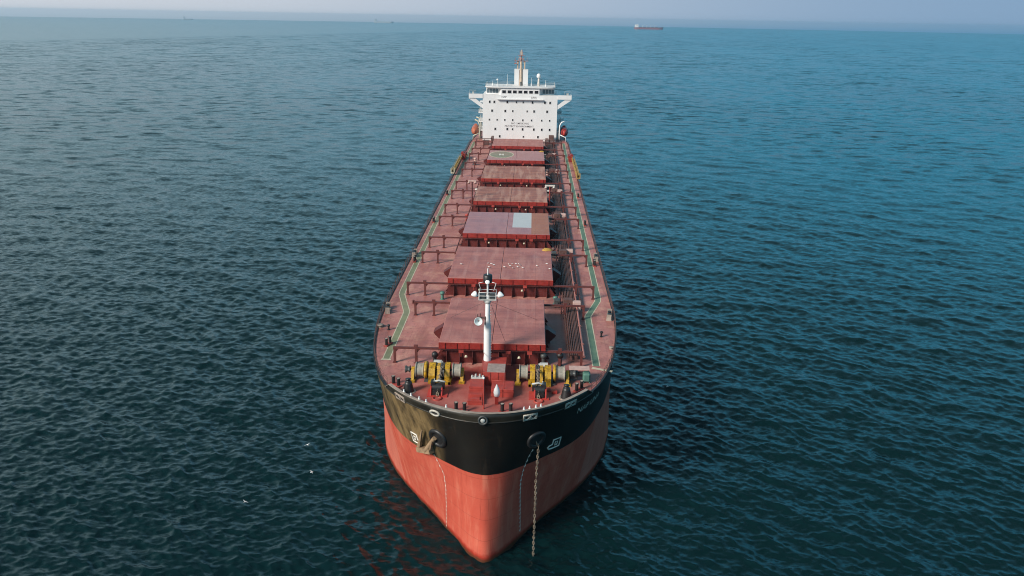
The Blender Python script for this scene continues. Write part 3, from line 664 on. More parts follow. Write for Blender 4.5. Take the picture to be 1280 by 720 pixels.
# ------------------------------------------------------------------ forecastle: windlasses, bitts, fairlead pedestals, stores house, foremast
def windlass(sgn):
    X = lambda a: sgn*a
    def bx(mbx, a, b_, *r_): mbx.box(min(X(a), X(b_)), max(X(a), X(b_)), *r_)
    Y, A = 13.2, 1.25
    base = MB()
    for a in (8.72, 7.15, 5.95, 5.2, 3.15):
        bx(base, a-0.22, a+0.22, Y-1.15, Y+1.0, 0.0, 0.18)
    base.cyl((X(9.3), Y, A), (X(3.0), Y, A), 0.13, n=10)
    w = base.build('windlass', 'darkgrey', ship, (0, 0, 0))
    w.scale = (1, 1, 0.82)
    def sub(name, mbx, col): return world_build(mbx, name, col, w)
    for a in (8.72, 3.15):                        # end stands: leaning A shaped yellow plates with feet
        mbx = MB(); mbx.prism([(Y-1.25, 0.0), (Y-0.75, 0.0), (Y+0.2, 0.9), (Y+0.7, 0.0), (Y+0.95, 0.0), (Y+0.35, 1.5), (Y, 1.62), (Y-0.35, 1.4)], 0, X(a)-0.17, X(a)+0.17)
        bx(mbx, a-0.32, a+0.32, Y-1.45, Y-0.7, 0.0, 0.22); sub('end_stand', mbx, 'yellow')
    for a, b_ in ((8.42, 7.42), (4.25, 3.40)):    # rope drums full of grey mooring line
        mbx = MB(); mbx.lathe((X(a), Y, A), (X(b_)-X(a), 0, 0), [(0, 0.2), (0.0, 1.0), (0.10, 1.0), (0.12, 0.84), (0.3, 0.90), (0.55, 0.84), (0.72, 0.9), (0.86, 0.82), (0.88, 1.0), (0.97, 1.0), (0.98, 0.2)], 28)
        sub('rope_drum', mbx, 'rope')
    for a, r_ in ((7.22, 1.12), (4.42, 0.0)):
        if r_:
            mbx = MB(); mbx.lathe((X(a+0.17), Y, A), (-sgn, 0, 0), [(0, 0.3), (0.0, r_), (0.30, r_), (0.32, 0.3)], 28); sub('drum_flange', mbx, 'yellow')
    mbx = MB(); mbx.prism([(Y-1.25, 0.35), (Y-1.35, 1.1), (Y-0.9, 1.9), (Y, 2.3), (Y+0.8, 2.0), (Y+1.0, 0.4)], 0, min(X(6.85), X(6.15)), max(X(6.85), X(6.15))); bx(mbx, 6.85, 6.1, Y-1.6, Y-1.0, 0.0, 0.4); sub('gear_case', mbx, 'yellow')
    mbx = MB(); mbx.cyl((X(6.5), Y+1.0, 1.75), (X(5.6), Y+1.0, 1.75), 0.42, n=14); mbx.cyl((X(5.6), Y+1.0, 1.75), (X(5.45), Y+1.0, 1.75), 0.3, n=14); mbx.box(min(X(6.3), X(5.8)), max(X(6.3), X(5.8)), Y+0.7, Y+1.3, 0.1, 1.4); sub('motor', mbx, 'grey')
    mbx = MB(); bx(mbx, 6.15, 5.62, Y-0.35, Y+0.3, 1.55, 1.95); mbx.prism([(Y-1.55, 0.25), (Y-1.3, 0.25), (Y-0.2, 1.5), (Y+0.4, 1.6), (Y+0.3, 2.15), (Y-0.45, 2.1)], 0, min(X(5.95), X(5.60)), max(X(5.95), X(5.60))); sub('side_frame', mbx, 'yellow')
    mbx = MB(); mbx.lathe((X(5.55), Y, A), (-sgn, 0, 0), [(0, 0.25), (0, 0.95), (0.10, 0.98), (0.22, 0.72), (0.34, 0.98), (0.44, 0.95), (0.44, 0.25)], 20)
    for k in range(5): mbx.cyl((X(5.33), Y+math.cos(k*1.257)*0.86, A+math.sin(k*1.257)*0.86), (X(5.33), Y+math.cos(k*1.257)*1.02, A+math.sin(k*1.257)*1.02), 0.12, n=6)
    sub('chain_wheel', mbx, 'darkgrey')
    mbx = MB(); mbx.prism([(Y-1.30, 0.3), (Y-1.35, 1.0), (Y-0.95, 1.95), (Y, 2.4), (Y+0.7, 2.1), (Y+0.9, 1.2), (Y+0.55, 1.1), (Y+0.4, 1.8), (Y, 2.0), (Y-0.6, 1.7), (Y-0.85, 1.1), (Y-0.85, 0.3)], 0, min(X(5.05), X(4.50)), max(X(5.05), X(4.50)))
    mbx.cyl((X(4.98), Y, A), (X(4.55), Y, A), 0.9, n=22); bx(mbx, 5.75, 4.35, Y-1.75, Y-1.2, 0.05, 0.42); bx(mbx, 4.62, 4.32, Y-1.75, Y-0.4, 0.05, 0.55); sub('brake_band', mbx, 'yellow')
    mbx = MB(); mbx.lathe((X(9.62), Y, A), (-sgn, 0, 0), [(0, 0.0), (0, 0.48), (0.08, 0.5), (0.25, 0.34), (0.42, 0.34), (0.55, 0.5), (0.58, 0.2)], 18); sub('warping_head', mbx, 'darkgrey')
    # chain stopper with its roller, red cheeks and the chain running down into the hawse pipe
    ym = 9.35
    mbx = MB()
    for a in (6.15, 4.95): mbx.prism([(ym-0.9, 0), (ym+1.0, 0), (ym+0.75, 0.75), (ym+0.15, 1.15), (ym-0.6, 0.8)], 0, min(X(a), X(a+0.14)), max(X(a), X(a+0.14)))
    bx(mbx, 6.6, 4.4, ym-1.0, ym+0.9, 0.0, 0.10)
    st = world_build(mbx, 'chain_stopper', 'boatred', ship)
    mbx = MB(); mbx.cyl((X(6.1), ym, 0.72), (X(4.98), ym, 0.72), 0.46, n=14); bx(mbx, 6.0, 5.1, ym-0.75, ym-0.3, 0.1, 0.75); bx(mbx, 6.25, 5.8, ym-0.25, ym+0.6, 0.7, 1.4); bx(mbx, 5.2, 4.75, ym-0.2, ym+0.4, 0.6, 1.3); world_build(mbx, 'roller', 'black', st)
    mbx = MB(); mbx.tube([(X(6.0), ym+0.1, 1.3), (X(5.4), ym+0.25, 1.42), (X(4.7), ym+0.1, 1.32)], 0.11, 8); mbx.tube([(X(5.9), ym+0.5, 1.0), (X(5.9), ym+0.5, 1.5)], 0.06, 6); world_build(mbx, 'lever', 'grey', st)
    mbx = MB(); mbx.lathe((X(5.45), 8.0, 0.0), (0, 0, 1), [(0, 0.52), (0.10, 0.52), (0.14, 0.46), (0.10, 0.36), (-0.3, 0.34), (-0.3, 0)], 20); world_build(mbx, 'hawse_pipe_mouth', 'deck_red', ship)
    mbx = MB()
    P0, P1 = Vector((X(5.36), Y-0.9, 1.75)), Vector((X(5.42), ym, 1.02)); P2 = Vector((X(5.45), 8.1, 0.05))
    chain_links(mbx, [P0, P1, P2], 0.32, 0.055, 0.13); world_build(mbx, 'windlass_chain', 'chain', ship)
def chain_links(mbx, pts, pitch, r_, hw_):
    """stud links, each turned a quarter from the one before"""
    pts = [Vector(p) for p in pts]; k = 0
    for a, b_ in zip(pts[:-1], pts[1:]):
        d = (b_-a); L_ = d.length; d.normalize(); s1 = d.orthogonal().normalized(); s2 = d.cross(s1)
        s1, s2 = (s1+s2).normalized(), (s2-s1).normalized()
        for j in range(int(L_/pitch)):
            c = a + d*(pitch*(j+0.5)); e = (s1 if k % 2 else s2); k += 1; hl = pitch*0.5+r_*1.6
            loop = [c + d*(hl-hw_)*sg + d*hw_*math.cos(q)*1.0 * 1 + e*hw_*math.sin(q) if False else c + d*((hl-hw_)*sg + hw_*math.cos(q)) + e*hw_*math.sin(q) for sg, qs in ((1, (PI/2, PI/4, 0, -PI/4, -PI/2)), (-1, (-PI/2, -3*PI/4, PI, 3*PI/4, PI/2))) for q in qs]
            mbx.tube(loop, r_, 5, True); mbx.cyl(c-e*hw_, c+e*hw_, r_*0.8, n=5)
windlass(-1); windlass(1)
def bitts(x, y, ang, s=1.0, padcol='deck_red'):
    mbx = MB(); mbx.box(-0.95*s, 0.95*s, -0.34*s, 0.34*s, 0, 0.16, 0.04)
    mbx.mi = 1
    for k in (-1, 1):
        mbx.cyl((k*0.52*s, 0, 0.16), (k*0.52*s, 0, 0.9), 0.22*s, n=16); mbx.lathe((k*0.52*s, 0, 0.9), (0, 0, 1), [(0, 0.22*s), (0.0, 0.27*s), (0.09, 0.27*s), (0.10, 0)], 16)
    mbx.mi = 2
    for k in (-1, 1): mbx.cyl((k*0.52*s, 0, 1.001), (k*0.52*s, 0, 1.01), 0.20*s, n=14)
    return mbx.build('mooring_bitts', [padcol, 'black', 'cap'], ship, (x, y, 0), (0, 0, ang))
bitts(-10.35, 11.05, -0.72, 0.85); bitts(-2.7, 5.3, -0.12, 0.85); bitts(2.1, 5.35, 0.12, 0.85); bitts(9.95, 11.0, 0.85, 0.85)
bitts(-13.2, 22.5, 1.2, 0.8); 
for x, y in ((-15.0, 58.5), (15.0, 58.5), (-15.1, 86), (15.1, 86), (-15.1, 112), (15.1, 112), (-15.1, 168), (15.1, 168)): bitts(x, y, PI/2, 0.8)
for sx, (x, y) in ((-1, (-8.75, 9.6)), (1, (8.45, 9.1))):       # roller fairlead pedestals: black tapered blocks on a pale pad
    mb = MB(); mb.lathe((0, 0, 0.06), (0, 0, 1), [(0, 0.62), (0.9, 0.42), (1.15, 0.36), (1.16, 0)], 18); mb.lathe((0, 0, 1.2), (0, 0, 1), [(0, 0.34), (0.05, 0.24), (0.25, 0.24), (0.3, 0.34), (0.34, 0)], 16)
    p = mb.build('fairlead_pedestal', 'black', ship, (x, y, 0))
    mb = MB(); mb.cyl((0, 0, 0), (0, 0, 0.06), 0.82, 0.78, 20); mb.build('pad', 'cap', p, (x, y, 0))
# stores house under the foremast, escape hatch block, bell post
mb = MB(); mb.mi = 0; mb.box(-0.85, 1.75, 11.6, 15.9, 0, 1.6); mb.mi = 1; mb.box(-0.3, 1.7, 11.65, 13.9, 1.6, 1.66)
for x in (-0.86, 0.05, 0.9): mb.mi = 0; mb.box(x, x+0.05, 11.55, 11.6, 0, 1.6)
sh = mb.build('stores_house', ['deck_red', 'roofgrey'], ship, (0, 0, 0))
mb = MB(); mb.box(0.35, 2.75, 8.75, 11.0, 0.0, 0.95, 0.03); mb.box(0.3, 2.8, 8.7, 11.05, 0.62, 0.68); mb.box(1.5, 1.56, 8.68, 8.75, 0, 0.95); world_build(mb, 'low_locker', 'deck_red', ship)
mb = MB(); mb.box(-2.05, -0.52, 9.0, 11.9, 0, 1.05, 0.03); mb.box(-2.1, -0.5, 8.95, 9.05, 0.9, 1.1)
mb.box(-2.05, -0.55, 7.8, 8.98, 0, 0.72); mb.box(-2.05, -0.55, 6.75, 7.8, 0, 0.46); mb.box(-2.1, -0.5, 6.7, 6.82, 0.4, 0.5); mb.box(-1.7, -0.8, 7.0, 7.7, 0.46, 0.56); world_build(mb, 'escape_hatch', 'deck_red', ship)
mb = MB()
for x, h in ((-1.9, .35), (-1.5, .5), (-1.05, .5), (-0.7, .35)): mb.cyl((x, 11.2, 1.05), (x, 11.2, 1.05+h), 0.14, 0.10, 10)
mb.box(-2.0, -0.6, 11.0, 11.5, 1.05, 1.2); world_build(mb, 'valve_row', 'grey', ship)
mb = MB(); mb.cyl((-0.32, 5.97, 0), (-0.32, 5.97, 3.45), 0.09, 0.07, 10); js = world_build(mb, 'jack_staff', 'deck_red', ship)
mb = MB(); mb.lathe((-0.32, 5.97, 3.40), (0, 0, 1), [(0, 0.0), (0.03, 0.1), (0.14, 0.14), (0.25, 0.1), (0.28, 0)], 12); world_build(mb, 'finial', 'white', js)
mb = MB(); mb.box(0.82, 1.18, 7.0, 7.35, 0, 0.85); mb.cyl((1.0, 7.15, 0.85), (1.0, 7.15, 1.0), 0.1, n=8); bl = world_build(mb, 'bell_post', 'hatch_side', ship)
mb = MB(); mb.lathe((1.0, 7.15, 0.95), (0, 0, 1), [(0, 0.12), (0.02, 0.30), (0.45, 0.34), (0.8, 0.28), (1.05, 0.16), (1.30, 0.06), (1.38, 0)], 16); world_build(mb, 'bell_cover', 'white', bl)
mb = MB()                                         # handrails round the house roof and the locker
for pts in ([(-0.8, 11.7, 1.6), (-0.8, 11.7, 2.6), (-0.8, 15.7, 2.6)], [(1.7, 8.9, 0.95), (1.7, 8.9, 1.9), (1.7, 10.9, 1.9), (1.7, 10.9, 0.95)], [(0.4, 8.9, 1.9), (2.7, 8.9, 1.9)]): mb.tube(pts, 0.03, 6)
world_build(mb, 'handrail', 'deck_red', ship)
# foremast
MX, MY = -0.45, 15.0
mb = MB(); mb.lathe((MX, MY, 1.6), (0, 0, 1), [(0, 0.42), (4.0, 0.41), (5.6, 0.26), (7.9, 0.24), (7.95, 0.0)], 20)
mast = mb.build('foremast', 'white', ship, (0, 0, 0))
mb = MB(); mb.box(MX-0.98, MX+0.98, MY-0.6, MY+0.6, 9.05, 9.13); mb.lathe((MX, MY, 8.5), (0, 0, 1), [(0, .27), (.55, .6), (.56, 0)], 12); mb.mi = 1
for (x, y) in ((-.95, -.55), (.95, -.55), (-.95, .55), (.95, .55)): mb.cyl((MX+x, MY+y, 9.1), (MX+x, MY+y, 9.95), 0.04, n=6)
for zz in (9.55, 9.95): mb.tube([(MX-.95, MY-.55, zz), (MX+.95, MY-.55, zz), (MX+.95, MY+.55, zz), (MX-.95, MY+.55, zz)], 0.035, 6, True)
world_build(mb, 'platform', ['grey', 'white'], mast)
mb = MB(); mb.box(MX-0.85, MX-0.25, MY-0.35, MY+0.4, 9.14, 9.6); mb.box(MX+0.25, MX+0.85, MY-0.35, MY+0.4, 9.14, 9.7); mb.box(MX-0.3, MX+0.3, MY+0.1, MY+0.4, 9.14, 9.4); world_build(mb, 'equipment_box', 'darkgrey', mast)
mb = MB(); mb.cyl((MX, MY, 7.95), (MX, MY, 11.0), 0.13, 0.10, 10); mb.cyl((MX, MY, 11.9), (MX, MY, 12.6), 0.07, n=8); world_build(mb, 'topmast', 'white', mast)
mb = MB(); mb.mi = 0; mb.lathe((MX, MY, 11.0), (0, 0, 1), [(0, 0.1), (0, 0.48), (0.06, 0.5), (0.85, 0.5), (0.9, 0.42), (0.9, 0)], 16); mb.mi = 1; mb.lathe((MX, MY-0.34, 11.12), (0, -0.3, 0.1), [(0, 0.26), (0.2, 0.26), (0.24, 0.2), (0.25, 0)], 12); world_build(mb, 'masthead_light', ['black', 'floodlight'], mast)
for s in (-1, 1):
    mb = MB(); mb.tube([(MX+s*0.7, MY-0.6, 10.2), (MX+s*0.95, MY-0.6, 11.1), (MX+s*0.5, MY-0.6, 11.2)], 0.04, 6); world_build(mb, 'guard_loop', 'white', mast)
    mb = MB(); mb.lathe((MX+s*1.22, MY-0.35, 9.72), (s*0.9, -0.35, -0.1), [(0, 0.26), (0.05, 0.36), (0.25, 0.34), (0.55, 0.14), (0.66, 0.0)], 14); mb.box(min(MX+s*.9, MX+s*1.3), max(MX+s*.9, MX+s*1.3), MY-0.42, MY-0.32, 9.5, 9.6); world_build(mb, 'floodlight', 'floodlight', mast)
mb = MB(); mb.lathe((MX-0.95, MY-0.25, 6.55), (0, -1, 0.22), [(0, 0.12), (0.4, 0.16), (0.75, 0.26), (0.95, 0.45), (0.98, 0.47), (0.93, 0.41), (0.70, 0.18), (0.45, 0.07)], 20); horn = world_build(mb, 'horn', 'horn', mast)
mb = MB(); mb.box(MX-1.2, MX-0.2, MY-0.35, MY+0.1, 6.75, 6.85); mb.box(MX-1.15, MX-1.05, MY-0.3, MY, 6.5, 7.2); mb.box(MX-0.85, MX-0.75, MY-0.3, MY, 6.5, 7.3); mb.box(MX-0.3, MX-0.2, MY-0.3, MY-0.1, 6.0, 7.0); world_build(mb, 'horn_bracket', 'pipe_brown', mast)
mb = MB()
for s, x in ((-1, -5.6), (1, 5.2)): mb.cyl((MX, MY+.1, 8.8), (x, 25, 2.9), 0.016, n=5)
mb.cyl((MX+.3, MY, 8.6), (1.5, 17.5, 2.9), 0.02, n=5); world_build(mb, 'stay_wire', 'darkgrey', mast)
mb = MB()                                         # rungs up the mast
for k in range(20): mb.tube([(MX+0.28, MY-0.2, 2.0+k*0.33), (MX+0.5, MY-0.3, 2.0+k*0.33), (MX+0.5, MY, 2.0+k*0.33)], 0.018, 4)
world_build(mb, 'ladder', 'grey', mast)
# hydraulic pump unit on the port side of the forecastle
mb = MB(); mb.mi = 0; mb.box(8.9, 11.2, 13.2, 14.2, 1.42, 1.52); mb.mi = 1; mb.box(8.95, 9.9, 13.3, 14.1, 0.2, 1.2, 0.06); mb.box(9.0, 9.1, 13.3, 14.1, 0, 1.42); mb.box(11.05, 11.15, 13.4, 14.1, 0, 1.42); mb.mi = 2; mb.cyl((9.9, 13.7, 0.75), (10.5, 13.7, 0.75), 0.3, n=12)
pu = mb.build('pump_unit', ['salmon', 'darkgrey', 'black'], ship, (0, 0, 0))
mb = MB(); mb.box(10.45, 11.3, 12.7, 13.75, 0.15, 1.2, 0.16); mb.box(10.5, 10.6, 12.8, 13.6, 0, 0.2); mb.box(11.15, 11.25, 12.8, 13.6, 0, 0.2); world_build(mb, 'oil_tank', 'green', pu)
mb = MB(); mb.box(6.9, 7.5, 9.9, 10.3, 0, 0.3); mb.lathe((6.6, 10.6, 0), (0, 0, 1), [(0, .25), (.3, .22), (.36, 0)], 10); world_build(mb, 'sounding_pipe', 'boatred', ship)

# ------------------------------------------------------------------ open railings along both sides
for s in (-1, 1):
    mb = MB(); ends = [tuple(offs(t, 0, s, -0.14)) for t in np.linspace(TE, 1, 26)] + [(s*15.99, y, 0) for y in range(47, 196, 2)]
    for zz in (0.45, 0.8, 1.12): mb.tube([(p[0], p[1], zz) for p in ends], 0.020, 5)
    for p in ends: mb.cyl((p[0], p[1], 0.1), (p[0], p[1], 1.13), 0.035, n=5)
    world_build(mb, 'side_railing', 'pipe_brown', ship)
# stowed accommodation ladders: long yellow frames lying along the rail with a red end
for s, y0, y1, tip in ((-1, 137, 160, True), (1, 133, 159.5, False)):
    mb = MB(); x = s*15.75
    for dx in (0, 0.6): mb.box(x+s*dx-0.09, x+s*dx+0.09, y0, y1, 0.75, 1.25)
    for k in range(int((y1-y0)/0.55)): mb.box(min(x, x+s*0.6), max(x, x+s*0.6), y0+0.2+k*0.55, y0+0.4+k*0.55, 0.8, 0.9)
    for zz in (1.9,): mb.tube([(x, y0+0.3, 1.2), (x, y0+0.3, zz), (x, y1-0.3, zz), (x, y1-0.3, 1.2)], 0.05, 6); mb.tube([(x+s*0.6, y0+0.3, 1.2), (x+s*0.6, y0+0.3, zz), (x+s*0.6, y1-0.3, zz)], 0.05, 6)
    for k in range(10): mb.cyl((x, y0+1+k*(y1-y0-2)/9, 1.2), (x, y0+1+k*(y1-y0-2)/9, 1.9), 0.04, n=5)
    g = world_build(mb, 'gangway', 'yellow_ladder', ship)
    mb = MB(); mb.box(min(x-s*0.9, x+s*0.2), max(x-s*0.9, x+s*0.2), y1, y1+4.5, 0.1, 1.7); mb.cyl((x, y1+1, 1.6), (x, y1+3, 1.6), 0.5, n=12); world_build(mb, 'winch', 'hatch_side', g)
    mb = MB(); mb.box(min(x, x+s*0.9), max(x, x+s*0.9), y0-1.2, y0+0.3, 0.5, 0.8); mb.box(x-0.1, x+0.1, y0-1.2, y0, 0.8, 1.8); mb.box(x+s*0.8-0.1, x+s*0.8+0.1, y0-1.2, y0, 0.8, 1.8); world_build(mb, 'platform', 'cream' if tip else 'yellow_ladder', g)

# ------------------------------------------------------------------ deckhouse with bridge wings, wheelhouse, radar mast, funnel
FY = 200.0
mb = MB(); mb.box(-12.3, 12.3, FY, FY+14, 0.0, 14.9)
for s in (-1, 1):
    for zz in (2.9, 5.8, 8.7, 11.6): mb.box(min(s*12.3, s*13.9), max(s*12.3, s*13.9), FY+2.5, FY+13, zz-0.12, zz+0.10)
house = mb.build('deckhouse', 'house', ship, (0, 0, 0))
def hs(name, mbx, col, par=None): return world_build(mbx, name, col, par or house)
for s in (-1, 1):
    mb = MB(); a = lambda u: s*u
    mb.prism([(a(12.3), 10.4), (a(16.9), 13.55), (a(16.9), 14.0), (a(15.0), 13.75), (a(12.3), 11.75)], 1, FY+0.1, FY+0.5)
    hs('wing_strut', mb, 'house')
    mb = MB()
    mb.box(min(a(12.303), a(16.9)), max(a(12.303), a(16.9)), FY-0.05, FY+4.6, 13.72, 13.88)
    mb.box(min(a(12.303), a(16.9)), max(a(12.303), a(16.9)), FY-0.15, FY+0.0, 13.72, 15.1); mb.box(min(a(16.78), a(16.92)), max(a(16.78), a(16.92)), FY, FY+4.6, 13.88, 15.1)
    w = hs('bridge_wing', mb, 'house')
    mb = MB(); mb.tube([(a(14.6), FY+0.3, 15.1), (a(14.6), FY+0.3, 16.2), (a(16.7), FY+0.3, 16.2), (a(16.7), FY+0.3, 15.1)], 0.06, 6); mb.box(min(a(15.2), a(15.9)), max(a(15.2), a(15.9)), FY+0.8, FY+1.4, 13.88, 15.7); hs('wing_rail', mb, 'grey', w)
    for zz in (2.9, 5.8, 8.7):
        mb = MB()
        for q in (0.5, 1.0): mb.tube([(a(12.4), FY+2.5, zz+q), (a(13.85), FY+2.5, zz+q), (a(13.85), FY+13, zz+q)], 0.035, 5)
        for y in (2.5, 5, 7.5, 10, 13): mb.cyl((a(13.85), FY+y, zz), (a(13.85), FY+y, zz+1.0), 0.035, n=5)
        hs('gallery_rail', mb, 'grey')
    mb = MB()                                     # outside stairs between the galleries
    for z0_ in (0.1, 3.0, 5.9, 8.8):
        for k in range(10): mb.box(min(a(12.5), a(13.3)), max(a(12.5), a(13.3)), FY+4+k*0.28, FY+4.25+k*0.28, z0_+k*0.28, z0_+k*0.28+0.05)
        mb.prism([(FY+3.9, z0_), (FY+4.2, z0_), (FY+7.0, z0_+2.8), (FY+6.7, z0_+2.8)], 0, a(13.3)-0.03, a(13.3)+0.03)
    hs('outside_stairs', mb, 'grey')
# wheelhouse: flat front, sides set back
mb = MB(); WP_ = [(-6.3, FY+0.15), (6.3, FY+0.15), (7.2, FY+2.2), (11.3, FY+3.0), (11.3, FY+11), (-11.3, FY+11), (-11.3, FY+3.0), (-7.2, FY+2.2)]
mb.prism(WP_, 2, 14.9, 17.2)
wh = hs('wheelhouse', mb, 'house')
mb = MB(); RP = [(-7.0, FY-0.35), (7.0, FY-0.35)] + [(7.0+4.6*math.sin(q), FY+1.9-2.25*math.cos(q)) for q in (0.5, 0.9, 1.3, 1.57)] + [(11.6, FY+11.3), (-11.6, FY+11.3)] + [(-7.0-4.6*math.sin(q), FY+1.9-2.25*math.cos(q)) for q in (1.57, 1.3, 0.9, 0.5)]
mb.prism(RP, 2, 17.2, 17.5); hs('roof', mb, 'house', wh)
mb = MB(); mb.box(-7.7, 7.7, FY-0.9, FY-0.003, 13.5, 13.62); mb.box(-7.7, 7.7, FY-0.95, FY-0.88, 13.45, 13.66); hs('ledge', mb, 'house', wh)
def window(w, h, name='window'):
    mf = MB()
    for (x0, x1, z0_, z1) in ((-w/2-.07, w/2+.07, h/2, h/2+.07), (-w/2-.07, w/2+.07, -h/2-.07, -h/2), (-w/2-.07, -w/2, -h/2, h/2), (w/2, w/2+.07, -h/2, h/2)): mf.box(x0, x1, -0.06, 0.0, z0_, z1)
    return mf
def put_window(src, par, x, z_, w, h, mat='glass', y=FY):
    if src is None:
        f = window(w, h).build('window', 'house', par, (x, y-0.005, z_))
        mp = MB(); mp.box(-w/2, w/2, -0.03, -0.004, -h/2, h/2); mp.build('pane', mat, f, (x, y-0.005, z_)); return f
    return copy_of(src, par, (x, y-0.005, z_))
big = small = None
ROWS = [(12.6, [(-10.0, 1), (-8.5, 1), (-4.2, 1), (-1.2, 0), (1.05, 0), (4.1, 1), (8.2, 1), (9.9, 1)]), (9.72, [(-9.2, 1), (-4.85, 1), (-2.35, 0), (2.4, 0), (4.7, 1), (9.0, 1)]),
        (6.8, [(-10.1, 0), (-7.5, 0), (-4.95, 0), (-2.35, 0), (1.03, 0), (3.9, 0), (7.3, 0), (9.9, 0)]), (3.8, [(-8.1, 1), (-4.1, 1), (-2.35, 0), (1.0, 1), (4.75, 1), (7.4, 1), (10.0, 1)]), (1.35, [(-6.6, 1), (1.3, 0), (6.2, 1)])]
for z_, row in ROWS:
    for x, k in row:
        if k:
            o = put_window(big, house, x, z_, 0.55, 0.78); big = big or o
        else:
            o = put_window(small, house, x, z_, 0.42, 0.60); small = small or o
bw = None
for k in range(7):
    o = put_window(bw, wh, -5.31+k*1.77, 15.9, 1.22, 0.92, y=FY+0.15); bw = bw or o
for s in (-1, 1):                                 # long pale side windows of the wheelhouse
    p, q = Vector((s*7.3, FY+2.17, 0)), Vector((s*11.2, FY+2.93, 0)); d = q-p; nn = Vector((s*d.y*s, 0, 0)); mb = MB()
    for k in range(4):
        a, c = p + d*(k/4+0.02), p + d*((k+1)/4-0.02)
        mb.add([(a.x, a.y-0.06, 15.3), (c.x, c.y-0.06, 15.3), (c.x, c.y-0.06, 16.6), (a.x, a.y-0.06, 16.6), (a.x, a.y, 15.3), (c.x, c.y, 15.3), (c.x, c.y, 16.6), (a.x, a.y, 16.6)], [(0, 1, 2, 3), (7, 6, 5, 4), (0, 4, 5, 1), (3, 2, 6, 7), (0, 3, 7, 4), (1, 5, 6, 2)])
    hs('side_window', mb, 'glass_pale', wh)
def wall_text(body, size, x, z_, y, par, col='ink', spacing=1.0, name='lettering'):
    V, F = text_mesh(body, size, spacing); mbx = MB(); mbx.add([(x+u, y, z_+w) for u, w in V], F); return world_build(mbx, name, col, par)
wall_text('NO SMOKING', 0.82, 0.12, 5.68, FY-0.012, house, spacing=1.18)
wall_text('PROTECT ENVIRONMENT', 0.82, -0.12, 4.72, FY-0.012, house, spacing=1.02)
wall_text('NAP', 0.85, -5.3, 14.2, FY-0.012, house); wall_text('LINA', 0.85, 4.55, 14.15, FY-0.012, house)
# compass deck fittings
mb = MB()
for zz in (17.95, 18.45): mb.tube([(-11.4, FY+0.6, zz), (-7, FY-0.2, zz), (7, FY-0.2, zz), (11.4, FY+0.6, zz), (11.4, FY+11, zz), (-11.4, FY+11, zz)], 0.035, 5, True)
for x in np.linspace(-7, 7, 11): mb.cyl((x, FY-0.2, 17.5), (x, FY-0.2, 18.45), 0.035, n=5)
for y in (0.6, 4, 7.5, 11):
    for s in (-1, 1): mb.cyl((s*11.4, FY+y, 17.5), (s*11.4, FY+y, 18.45), 0.035, n=5)
hs('roof_rail', mb, 'grey')
mb = MB(); mb.lathe((6.0, FY+5, 17.5), (0, 0, 1), [(0, 0.5), (1.6, 0.36), (2.9, 0.30), (2.95, 0)], 12); dp = hs('dome_mast', mb, 'offwhite')
mb = MB(); mb.lathe((6.0, FY+5, 20.1), (0, 0, 1), [(0, 0.35), (0.1, 0.62), (0.6, 0.74), (1.0, 0.68), (1.35, 0.42), (1.52, 0.0)], 18); hs('satellite_dome', mb, 'white', dp)
for x, y, h in ((-7.6, 2, 1.9), (-4.4, 4, 3.8), (8.3, 3, 2.2), (-9.3, 5, 1.5), (3.6, 6, 2.6)):
    mb = MB(); mb.cyl((x, FY+y, 17.5), (x, FY+y, 17.5+h), 0.09, 0.04, 6); mb.cyl((x, FY+y, 17.5), (x, FY+y, 18.2), 0.22, n=10); hs('whip_aerial', mb, 'white')
mb = MB(); mb.lathe((-7.6, FY+2, 19.3), (0, 0, 1), [(0, .1), (0.1, .32), (.45, .32), (.6, 0)], 12); hs('small_dome', mb, 'white')
mb = MB(); mb.box(-2.15, -0.62, FY+5.2, FY+8.5, 17.5, 22.8); mb.box(0.72, 2.4, FY+5.2, FY+8.5, 17.5, 22.8); mb.box(-0.62, 0.72, FY+5.5, FY+8.5, 17.5, 22.9)
rt = hs('radar_tower', mb, 'house')
mb = MB(); mb.lathe((0.05, FY+5.4, 17.5), (0, 0, 1), [(0, 0.55), (5, 0.45), (7.7, 0.40), (9.2, 0.25), (11.4, 0.12), (11.6, 0)], 12)
for s in (-1, 1): mb.cyl((0.05+s*1.3, FY+5.6, 22.8), (0.05+s*0.25, FY+5.4, 28.4), 0.10, 0.07, 6); mb.box(0.05+s*1.15-0.22, 0.05+s*1.15+0.22, FY+5.3, FY+6.2, 22.8, 25.4)
hs('radar_mast', mb, 'buff', rt)
mb = MB(); mb.box(-2.3, 2.4, FY+5.0, FY+5.7, 25.4, 25.55); mb.box(-2.3, -1.4, FY+4.8, FY+5.1, 24.5, 24.75); mb.box(-1.9, -1.8, FY+5.0, FY+5.1, 24.7, 25.45); mb.box(-1.0, 1.1, FY+4.7, FY+5.3, 27.2, 27.3); mb.box(-0.05, 0.15, FY+5.0, FY+5.2, 25.5, 27.2); mb.box(-0.9, 1.0, FY+4.6, FY+4.75, 26.0, 26.25); mb.box(-0.05, 0.15, FY+4.7, FY+5.1, 26.05, 26.2)
for x in (-1.9, 2.0): mb.cyl((x, FY+5.3, 25.5), (x, FY+5.3, 26.6), 0.06, n=6)
for x in (-0.4, 0.5): mb.cyl((x, FY+5.4, 27.3), (x, FY+5.4, 29.0), 0.06, n=6)
hs('crosstree', mb, 'pipe_pink', rt)
mb = MB(); mb.lathe((0.05, FY+5.0, 17.5), (0, 0, 1), [(0, .35), (1.2, .3), (1.3, 0)], 10); hs('magnetic_compass', mb, 'darkgrey')
mb = MB(); mb.box(-4.2, 4.2, FY+17, FY+25, 0, 15.5, 0.5); mb.box(-3.2, 3.2, FY+18, FY+24, 15.5, 16.5)
